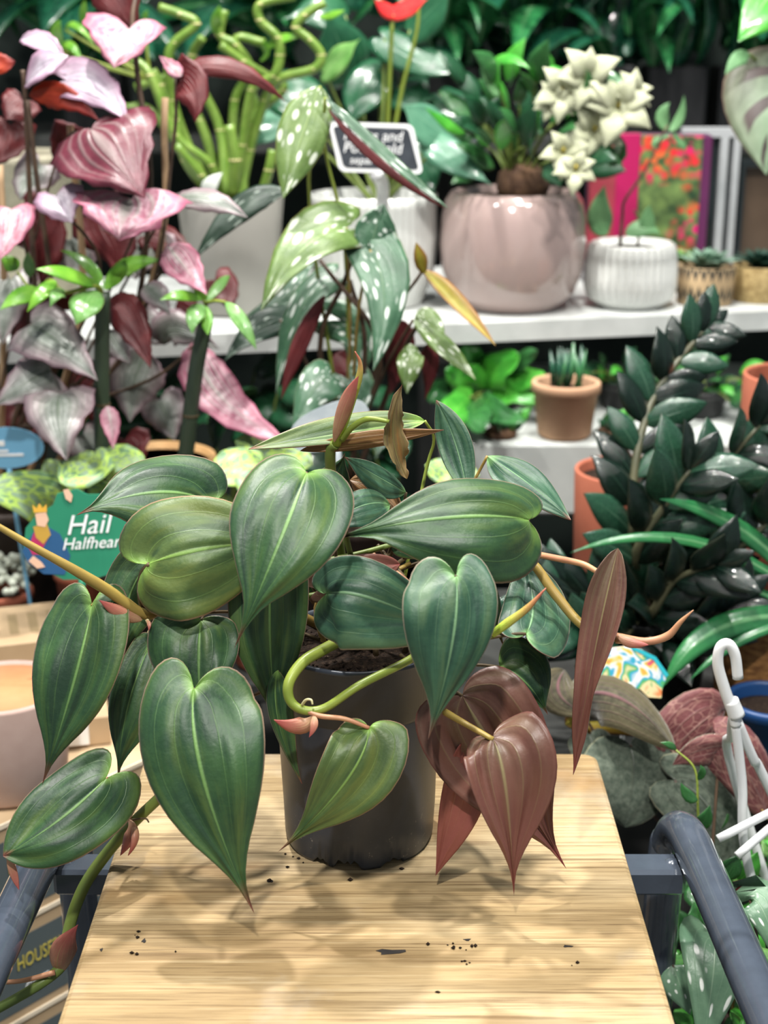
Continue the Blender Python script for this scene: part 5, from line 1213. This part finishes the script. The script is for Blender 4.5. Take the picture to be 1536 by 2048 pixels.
for k in range(64):
    for r, t0, sc_ in rears:
        def gen():
            a = U(0, 6.28); e = U(-.15, 1.5); d = np.array([math.cos(a)*math.cos(e)*.6, math.sin(a)*math.cos(e)*.9-.15, math.sin(e)]); L_ = U(.16, .34)*sc_
            return t0+np.array([U(-.042, .042), U(-.04, .04), U(0, .14)]), d, (-d[0]*.3, -.6-d[1], .9), L_
        inst_free('leaf', pA[k % 4], r, gen, 60)

# ================================================================== under the white shelf
fl_b = np.array([*P(985, 860, 2.02)[:2], .847])
gf = thing('leafy_green_plant', 'bright green wavy leaved plant under the white shelf', 'plant', fl_b)
simple_pot(gf, fl_b, .03, .036, .04, M_potblack)
for (B, M, T, w1, w2, mt, ys) in (((960, 790), (1010, 785), (1090, 800), 34, 38, GB, 0), ((950, 785), (930, 760), (890, 740), 40, 34, GB, 0), ((970, 780), (990, 740), (1040, 710), 44, 40, GB, 0), ((940, 795), (912, 822), (898, 858), 34, 32, GB, 1), ((960, 795), (990, 825), (1050, 845), 24, 26, GL, 1), ((945, 770), (940, 730), (930, 690), 40, 44, GL, 0),
                                 ((975, 785), (1040, 760), (1095, 760), 28, 30, GB, 0), ((950, 800), (950, 830), (970, 862), 30, 32, GL, 1), ((930, 785), (890, 785), (860, 805), 34, 34, GL, 0), ((985, 760), (1030, 730), (1075, 700), 20, 22, GL, 0)):
    leaf(gf, B, M, T, w1, w2, ((2.0, 1.97, 1.95), (1.95, 1.86, 1.815))[ys], mt, GU, 'round', nt=14, nu=9, jag=.12, bumpy=.14, wave=.2, n=(U(-.4, .4), -1, U(.2, 1)), pet=[(985, 776, 2.02)], pm=M_stem)
cp_b = Pz(1128, 872, .847); s = mpp(1128, 810, cp_b[1]); hc = P(1128, 762, cp_b[1])[2]-.847
cpot = thing('clay_pot', 'pale tan clay pot with thin grassy plant under the white shelf', 'plant', cp_b)
simple_pot(cpot, cp_b, 54*s, 66*s, hc, M_terra2, rim=.014)
for k in range(14):
    t0 = cp_b+np.array([U(-.02, .02), U(-.02, .02), hc-.01]); d = np.array([U(-.25, .25), U(-.2, .1), 1.0])
    inst('leaf', pA[k % 2], cpot, t0, d, (0, -1, .2), U(.05, .062))
# small weeds along the ledge
for i, (px, lab) in enumerate(((1000, 'low mixed moss like tuft on the grey ledge near tan clay pot'), (1222, 'low leafy tuft on the grey ledge beside the glossy dark stems'))):
    b0 = np.array([*P(px, 880, 1.885)[:2], .847]); r = thing('small_tuft', lab, 'plant', b0)
    lathe('root_ball', b0, [(.02, 0), (.024, .006), (.016, .012), (.001, .014)], M_moss, r, 12)
    for k in range(16): inst_free('leaf', (pGD, pGL, pGB)[k % 3], r, lambda: (b0+np.array([U(-.018, .018), U(-.015, .015), .012]), (U(-1, 1), U(-1, .3), U(.4, 1)), (0, -1, .6), U(.02, .038)))
# leafy plants in shade behind the dark plant
for i, (px, y, lab) in enumerate(((1240, 2.05, 'green leafy plant in shade under shelf below the ribbed pot'), (1400, 2.0, 'green leafy plant in shade under shelf below the zigzag pot'))):
    b0 = np.array([*P(px, 850, y)[:2], .847]); r = thing('shade_plant', lab, 'plant', b0); simple_pot(r, b0, .03, .036, .04, M_potblack)
    t0 = b0+np.array([0, 0, .035])
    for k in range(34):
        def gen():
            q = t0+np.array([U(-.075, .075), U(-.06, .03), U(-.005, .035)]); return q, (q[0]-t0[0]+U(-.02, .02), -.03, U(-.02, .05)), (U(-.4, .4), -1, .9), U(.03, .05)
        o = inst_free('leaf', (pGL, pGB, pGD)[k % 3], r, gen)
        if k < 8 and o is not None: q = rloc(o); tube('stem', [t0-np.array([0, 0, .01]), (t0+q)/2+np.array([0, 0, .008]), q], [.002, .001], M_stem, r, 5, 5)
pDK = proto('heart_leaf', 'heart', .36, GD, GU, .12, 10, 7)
for i, (px, lab) in enumerate(((60, 'dark leafy plant deep in shade behind the blue oval label'), (250, 'dark leafy plant deep in shade behind the green pot with tan rim'), (470, 'dark leafy plant deep in shade between the cut canes and dotted begonia'), (800, 'dark leafy plant deep in shade behind the stems of dotted begonia'))):
    b0 = base_pt(px, 1.95, 0.0); r = thing('shade_plant', lab, 'plant', b0)
    simple_pot(r, b0, .045, .055, .62, M_potblack)
    t0 = b0+np.array([0, 0, .61])
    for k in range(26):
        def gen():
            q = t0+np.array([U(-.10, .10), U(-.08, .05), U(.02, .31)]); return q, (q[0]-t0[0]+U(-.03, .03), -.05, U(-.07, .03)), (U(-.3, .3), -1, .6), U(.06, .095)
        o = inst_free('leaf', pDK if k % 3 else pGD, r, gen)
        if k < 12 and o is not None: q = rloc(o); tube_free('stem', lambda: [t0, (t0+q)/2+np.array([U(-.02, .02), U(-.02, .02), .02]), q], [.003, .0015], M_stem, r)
# terracotta cylinder pots on the dark bench
tA = base_pt(1236, 1.68, .65); s = mpp(1236, 940, 1.68); hA = P(1236, 938, 1.68)[2]-.65
tpA = thing('clay_pot', 'open reddish terracotta cylinder pot behind the glossy dark stems', 'pot', tA)
simple_pot(tpA, tA, 94*s, 104*s, hA, M_terra, soil=True, rim=.0)
tB = base_pt(1560, 1.72, .65); s = mpp(1560, 760, 1.72); hB = P(1560, 748, 1.72)[2]-.65
tpB = thing('clay_pot', 'tall reddish terracotta cylinder pot holding a grey inner pot', 'pot', tB)
simple_pot(tpB, tB, 110*s, 116*s, hB, M_terra, soil=False, rim=0)
ig = thing('inner_pot', 'grey plastic pot standing inside the tall terracotta cylinder', 'pot', tB+np.array([0.01, 0, hB*.12]))
lathe('pot', tB+np.array([.01, 0, hB*.12]), potprof(.040, .048, hB*.88+.047, rim=0), plain('grey_plastic', (112, 106, 108), (124, 118, 120), 8, .5), ig, 40)
disc('soil', tB+np.array([.01, 0, hB+.03]), .043, M_soil, ig, 20)

# woven brown basket and blue pot
bkb = base_pt(1500, 1.435, .65)
M_bask = plain('brown_wicker', (120, 78, 40), (186, 134, 76), 70, .8, bump=.8, stretch=(1, 1, 3))
bs = thing('wicker_basket', 'brown wicker basket behind the blue pot', 'basket', bkb)
s = mpp(1480, 1310, 1.42)
h_ = P(1500, 1232, 1.42)[2]-.65
lathe('body', bkb, [(.035, 0), (.038, .004), (.043, h_*.5), (.045, h_-.004), (.046, h_), (.041, h_), (.039, h_*.5), (.032, .01)], M_bask, bs, 64, lambda i, a, z: .0012*math.cos(a*28))
blb = base_pt(1528, 1.340, .65); bp2 = thing('planter_pot', 'deep blue plastic pot of brown soil behind the white hanger', 'pot', blb)
s = mpp(1528, 1440, 1.345); h_ = P(1528, 1392, 1.345)[2]-.65
simple_pot(bp2, blb, .032, .042, max(h_, .05), plain('deep_blue_plastic', (24, 62, 112), (32, 74, 126), 6, .4), rim=.012)
# strap leaved plant beside the basket
stp = np.array([.525, 1.43, .65]); sl = thing('strap_leaved_plant', 'plant with long arching green strap leaves beside the glossy dark plant', 'plant', stp)
simple_pot(sl, stp, .04, .048, .085, M_potblack)
for (B, M, T, w1, ys) in (((1640, 1230), (1500, 1070), (1318, 998), 20, (1.43, 1.42, 1.40)), ((1640, 1225), (1400, 1085), (1140, 1106), 12, (1.42, 1.40, 1.38)), ((1640, 1240), (1450, 1252), (1328, 1372), 26, (1.395, 1.368, 1.345)), ((1640, 1225), (1545, 1150), (1440, 1110), 16, (1.43, 1.43, 1.42)), ((1640, 1235), (1520, 1185), (1420, 1160), 10, (1.42, 1.41, 1.40)), ((1640, 1225), (1600, 1120), (1560, 1040), 14, (1.43, 1.44, 1.44)), ((1640, 1240), (1500, 1272), (1380, 1360), 10, (1.39, 1.362, 1.345))):
    o = leaf(sl, B, M, T, w1, w1, ys, ARC1, ARC2, 'strap', nt=20, nu=7, n=(0, -1, .8))
    q = P(B[0], B[1], ys[0]); tube('petiole', [stp+np.array([0, 0, .075]), stp*.5+q*.5+np.array([0, 0, .045]), q], [.004, .003], M_stem, o, 8)
# ================================================================== glossy dark plant (feathered stems)
ZZ = leafmat('black_green_leaflet', (8, 22, 17), (17, 37, 28), (36, 60, 48), veins=(), rough=.15, spec=.5, nscale=30, mw=.06, coat=.35)
ZZ2 = leafmat('deep_green_leaflet', (26, 60, 44), (42, 78, 58), (76, 110, 88), veins=(), rough=.15, spec=.6, nscale=30, mw=.06, coat=.35)
ZU = leafmat('olive_leaflet_back', (36, 40, 26), (48, 50, 32), (60, 64, 44), veins=(), rough=.45)
pZ = [proto('leaflet', 'lance', .23, ZZ, ZU, .10, 10, 7, cup=.25), proto('leaflet', 'ovate', .26, ZZ, ZU, .14, 10, 7, cup=.2), proto('leaflet', 'lance', .24, ZZ2, ZU, .10, 10, 7, cup=.25)]
zb_ = base_pt(1290, 1.50, .65)
zz = thing('glossy_dark_plant', 'tall plant with black green glossy leaflets along thick stems', 'plant', zb_)
simple_pot(zz, zb_, .06, .07, .11, M_potblack)
M_zstem = plain('zz_stem', (70, 72, 52), (92, 90, 66), 30, .45)
def zstem(pts, n, l0, l1, up=.5, mix_=(0, 1, 2), name='stem'):
    st0 = zb_+np.array([U(-.02, .02), U(-.02, .02), .10])
    for off in (0, .02, -.02, .04, -.04, .06, -.06, .08):
        W3 = [st0]+[P(p[0], p[1], p[2]+off) for p in pts]; tv, tf, _ = tube_geo(W3, [.0065, .0045, .002], 8)
        if clear_of_others(zz, tv, tf): break
    cv = catmull(W3, 60); st = tube(name, W3, [.0065, .0045, .002], M_zstem, zz, 8)
    for k in range(n):
        f_ = .16+.84*k/(n-1); i = min(58, int(f_*59)); q = cv[i]; tan = cv[i+1]-cv[i]; tan /= np.linalg.norm(tan)
        side = np.cross(tan, [0, -1, .3]); side /= np.linalg.norm(side)
        L_ = (l0+(l1-l0)*f_)*1.38
        for sg in (-1, 1):
            def gen(): return q, tan*.75+side*sg*U(.6, .9)+np.array([0, U(-.55, .15), 0]), np.array([side[0]*sg*-.3, -1, up])+RNG.randn(3)*.22, L_*U(.85, 1.1)
            inst_free('leaflet', pZ[mix_[(k+(sg > 0)) % len(mix_)]], zz, gen)
    q = cv[-1]; inst('leaflet', pZ[0], zz, q, cv[-1]-cv[-4], (0, -1, up), l1)
zstem([(1262, 1080, 1.48), (1272, 920, 1.50), (1310, 790, 1.54), (1390, 680, 1.58), (1415, 655, 1.59)], 13, .060, .034, .3, (0, 2, 1, 0, 2))
zstem([(1350, 1110, 1.47), (1410, 980, 1.47), (1520, 850, 1.47)], 7, .066, .050, .6, (2, 2, 0, 2))
zstem([(1270, 1120, 1.44), (1330, 1010, 1.43), (1380, 940, 1.43)], 6, .070, .05, .6, (2, 2, 0))
zstem([(1210, 1200, 1.42), (1150, 1190, 1.42), (1100, 1170, 1.44)], 6, .055, .04, .4, (0, 0, 2))
zstem([(1400, 1180, 1.44), (1480, 1100, 1.42), (1570, 1010, 1.42)], 7, .066, .05, .5, (2, 0, 1))
zstem([(1190, 1240, 1.40), (1130, 1230, 1.38), (1070, 1190, 1.40)], 6, .055, .04, .5, (0, 1, 2))
zstem([(1300, 1230, 1.42), (1350, 1160, 1.40), (1430, 1130, 1.38)], 6, .055, .045, .5, (0, 1))
zstem([(1250, 1270, 1.42), (1200, 1280, 1.38), (1140, 1260, 1.37)], 6, .05, .04, .5, (0, 1, 2))
zstem([(1340, 1270, 1.42), (1400, 1250, 1.40), (1470, 1200, 1.40)], 6, .05, .045, .5, (0, 1))
zstem([(1440, 1060, 1.53), (1500, 940, 1.55), (1550, 880, 1.56)], 6, .060, .05, .6, (2, 2, 0))
# coloured label
fr = card_frame(1262, 1342, 1.315, -.32, .35); s = mpp(1262, 1342, 1.315)
lb = thing('plant_label', 'bright multicoloured printed plant label under the glossy dark plant', 'label', base_pt(1240, 1.33, .65))
def tag_mat():
    m, nt, b = nt_new('rainbow_print'); L = nt.links
    tc = N(nt, 'ShaderNodeTexCoord').outputs['Object']
    c_ = ramp(nt, noise(nt, 48, tc, 2, .4, .8), [(.30, lin((232, 120, 60))), (.40, lin((240, 222, 170))), (.47, lin((90, 180, 110))), (.53, lin((60, 170, 206))), (.58, lin((240, 240, 236))), (.66, lin((246, 196, 70))), (.74, lin((214, 90, 120)))], 'EASE')
    L.new(c_, b.inputs['Base Color']); setp(b, .35, .5); return m
q3 = lambda pts, l=0: [fr[0]+fr[1]*s*a-fr[2]*s*b2+fr[3]*l for a, b2 in pts]
prism('card', q3([(-75, 12), (-60, -28), (-10, -50), (40, -40), (74, -14), (72, 18), (76, 34), (50, 40), (30, 30), (-20, 28), (-60, 32)][::-1]), (0, .0012, 0), tag_mat(), lb)
prism('card_edge', q3([(-14, -50), (40, -42), (76, -15), (72, -8), (38, -34), (-12, -42)][::-1], .0006), -fr[3]*.0004, plain('teal_print', (40, 176, 190), (50, 186, 200), 4, .4), lb)
tube('spike', [fr[0]-fr[2]*24*s, base_pt(1240, 1.33, .652)], [.004, .0015], M_white, lb, 6)

# ================================================================== felted plant at the board corner
FZ = leafmat('felted_leaf', (62, 60, 48), (88, 84, 66), (124, 84, 92), side=(84, 78, 56), rim=(126, 120, 82), rough=.8, spec=.15, sheen=.5, nscale=160, veins=(.3, .55, .8), vs=.5, mw=.1, vw=.03, bump=1.0)
FZd = leafmat('felted_leaf_grey', (62, 72, 62), (92, 100, 88), (80, 88, 74), rim=(136, 136, 110), rough=.85, spec=.12, sheen=.5, nscale=180, veins=(.3, .6), vs=.4, bump=1.0)
FZr = leafmat('rose_quilted_leaf', (92, 46, 48), (112, 62, 62), (150, 112, 100), net=(10, 10, (136, 96, 88), .035), rough=.6, sheen=.3, nscale=60, veins=(.35, .7), vs=.5, bump=1.0)
fb = np.array([.40, 1.222, .30]); fz = thing('felted_plant', 'plant with large felted olive and rose leaves beside the board corner', 'plant', fb)
simple_pot(fz, fb, .05, .06, .13, M_potbrown)
def fl(*a, **k): k.setdefault('nt', 16); k.setdefault('nu', 11); k.setdefault('bumpy', .06); k.setdefault('thick', .0012); return leaf(fz, *a, **k)
ft = (1420, 1760, 1.19)
fl((1150, 1400), (1240, 1395), (1352, 1500), 62, 44, (1.29, 1.25, 1.22), FZ, FZr, 'round', n=(.1, -1, .8), fold=-.3, pet=[ft, (1250, 1560, 1.26)], pm=M_bark)
fl((1130, 1340), (1120, 1390), (1180, 1430), 44, 44, (1.30, 1.28, 1.26), FZ, FZr, 'ovate', n=(-.2, -1, .6))
fl((1260, 1490), (1265, 1560), (1250, 1655), 100, 100, (1.25, 1.23, 1.215), FZd, FZr, 'round', n=(.1, -1, .45), pet=[ft, (1320, 1560, 1.24)], pm=M_bark)
fl((1180, 1470), (1185, 1500), (1190, 1545), 46, 44, (1.27, 1.26, 1.25), FZd, FZr, 'round', n=(0, -1, .5))
fl((1345, 1500), (1410, 1440), (1450, 1420), 60, 70, (1.25, 1.26, 1.28), FZr, FZ, 'round', n=(.1, -1, .3), pet=[ft], pm=M_bark)
fl((1470, 1490), (1400, 1500), (1345, 1530), 26, 40, (1.23, 1.22, 1.22), FZr, FZd, 'ovate', n=(0, -1, .1))
fl((1440, 1480), (1490, 1540), (1540, 1640), 56, 60, (1.23, 1.22, 1.22), FZr, FZd, 'round', n=(.2, -1, .2), pet=[ft], pm=M_bark)
fl((1350, 1560), (1420, 1620), (1470, 1740), 80, 66, (1.225, 1.215, 1.21), FZd, FZr, 'round', n=(.2, -1, .6), pet=[ft], pm=M_bark)
fl((1130, 1450), (1200, 1440), (1300, 1480), 30, 30, (1.30, 1.30, 1.30), MY, FZ, 'ovate')
fl((1480, 1560), (1430, 1640), (1380, 1700), 50, 60, (1.24, 1.235, 1.23), FZd, FZr, 'round')

# dotted leaf low in the corner
DT = leafmat('dotted_leaf_low', (84, 116, 92), (104, 136, 108), (140, 164, 138), spots=(6, 8, (226, 230, 222), .27), veins=(.3, .6), vs=.3, rough=.35, nscale=40)
db = np.array([.36, .92, .30]); dt = thing('spotted_begonia', 'young begonia with broad white dotted leaves low beside the tube frame', 'plant', db)
simple_pot(dt, db, .036, .042, .09, M_terra)
leaf(dt, (1430, 1880), (1425, 1960), (1400, 2120), 72, 80, (1.02, .99, .96), DT, RUm, 'wing', n=(0, -1, .7), nt=16, nu=11, pet=[(1560, 2150, .93), (1500, 1960, 1.0)], pm=M_bark)
leaf(dt, (1500, 1800), (1530, 1830), (1570, 1960), 44, 60, (1.02, 1.0, .98), DT, RUm, 'wing', n=(.1, -1, .7), nt=16, nu=11, pet=[(1560, 2150, .93), (1530, 1960, .99)], pm=M_bark)
leaf(dt, (1345, 1930), (1360, 1970), (1380, 2030), 36, 36, (1.06, 1.05, 1.04), DT, RUm, 'ovate', nt=12, nu=9, pet=[(1560, 2150, .93), (1440, 2060, 1.03)], pm=M_bark)
# white hanger of a hanging pot
M_plast = plain('white_plastic', (226, 228, 228), (238, 240, 240), 6, .35)
hb = np.array([.47, 1.09, .30])
hg = thing('hanging_pot', 'white plastic hanging pot with hooked hanger among the creeping plants', 'pot', hb)
lathe('pot', hb, potprof(.05, .07, .13, rim=.012), M_plast, hg, 40)
disc('soil', hb+np.array([0, 0, .118]), .064, M_soil, hg, 24)
yh = 1.11
stem('hook', [(1476, 1356, yh), (1470, 1310, yh), (1456, 1288, yh), (1440, 1296, yh), (1436, 1330, yh), (1450, 1380, yh), (1466, 1425, yh), (1472, 1450, yh)], [11, 11, 11, 11, 11.5, 12, 12], M_plast, hg, 12)
stem('collar', [(1462, 1400, yh), (1474, 1432, yh)], [15, 17], M_plast, hg, 12)
rim_z = .30+.128
for pts, e in (([(1470, 1440, yh), (1484, 1560, yh), (1506, 1770, yh-.01)], (-.06, -.02)), ([(1474, 1440, yh), (1508, 1520, yh+.01), (1545, 1590, yh+.02)], (.02, .06)), ([(1466, 1430, yh), (1463, 1470, yh+.02), (1470, 1560, yh+.05)], (-.05, .04))):
    tube('hanger_arm', [P(*p) for p in pts]+[hb+np.array([e[0], e[1], .128])], .0042, M_plast, hg, 8)
for (p0, p1) in (((1436, 1678, 1.08), (1560, 1615, 1.09)), ((1474, 1712, 1.07), (1570, 1630, 1.09))):
    stem('hanger_arm', [p0, p1], [9, 9], M_plast, hg, 8)

# ================================================================== creeping green plants beside the stool
pR = [proto('small_leaf', 'ovate', .36, GB, GU, .1, 6, 5), proto('small_leaf', 'ovate', .36, GL, GU, .1, 6, 5), proto('small_leaf', 'ovate', .34, LIMEp, GU, .1, 6, 5)]
for i, (px, y, lab, n_, r1, h1) in enumerate(((1440, 1.02, 'bushy creeping plant with small bright leaves beside the tube frame', 190, .085, .26), (1300, 1.115, 'creeping plant with small bright leaves behind the back leg of stool', 110, .075, .24), (1500, 1.17, 'creeping plant with small bright leaves below the white hanger', 150, .10, .27))):
    b0 = base_pt(px, y, .30); b0[0] = max(b0[0], .345)
    if i == 2: b0 = np.array([.55, 1.20, .30])
    r = thing('creeping_plant', lab, 'plant', b0); simple_pot(r, b0, .035, .042, .09, M_terra)
    t0 = b0+np.array([0, 0, .085]); lean = np.array([-.16, -.03, .02]) if i == 2 else np.zeros(3)
    for k in range(10):
        def gen():
            q = t0+lean+np.array([U(-.6, .6)*r1, U(-.6, .6)*r1, h1*U(.6, 1)]); return [t0, (t0+q)/2+np.array([U(-.03, .03), U(-.03, .03), .03*(i == 2)]), q]
        tube_free('stem', gen, [.0022, .001], M_stemo, r, 5, 9)
    for k in range(n_):
        inst_free('leaf', pR[(k*7) % 3], r, lambda: (t0+lean+np.array([U(-1, 1)*r1, U(-.7, .9)*r1, h1*U(.05, 1.0)]), (U(-1, 1), U(-1, .5), U(-.5, .8)), (U(-.5, .5), -.7, U(.5, 1.2)), U(.018, .034)))
    for (x, yy) in (((1340, 1560), (1395, 1610)),):
        if i == 2:
            stem('stem', [(1400, 1720, 1.16), (1396, 1620, 1.16), (1390, 1540, 1.17), (1352, 1500, 1.18)], [3, 2.5, 2], M_stemg, r, 6)
            for (B, M, T, w_) in (((1396, 1600), (1375, 1590), (1362, 1565), 12), ((1398, 1650), (1410, 1640), (1420, 1610), 16), ((1395, 1560), (1405, 1545), (1400, 1530), 8), ((1352, 1500), (1340, 1490), (1320, 1485), 7)):
                leaf(r, B, M, T, w_, w_, (1.155, 1.15, 1.15), GL, GU, 'ovate', nt=8, nu=5)
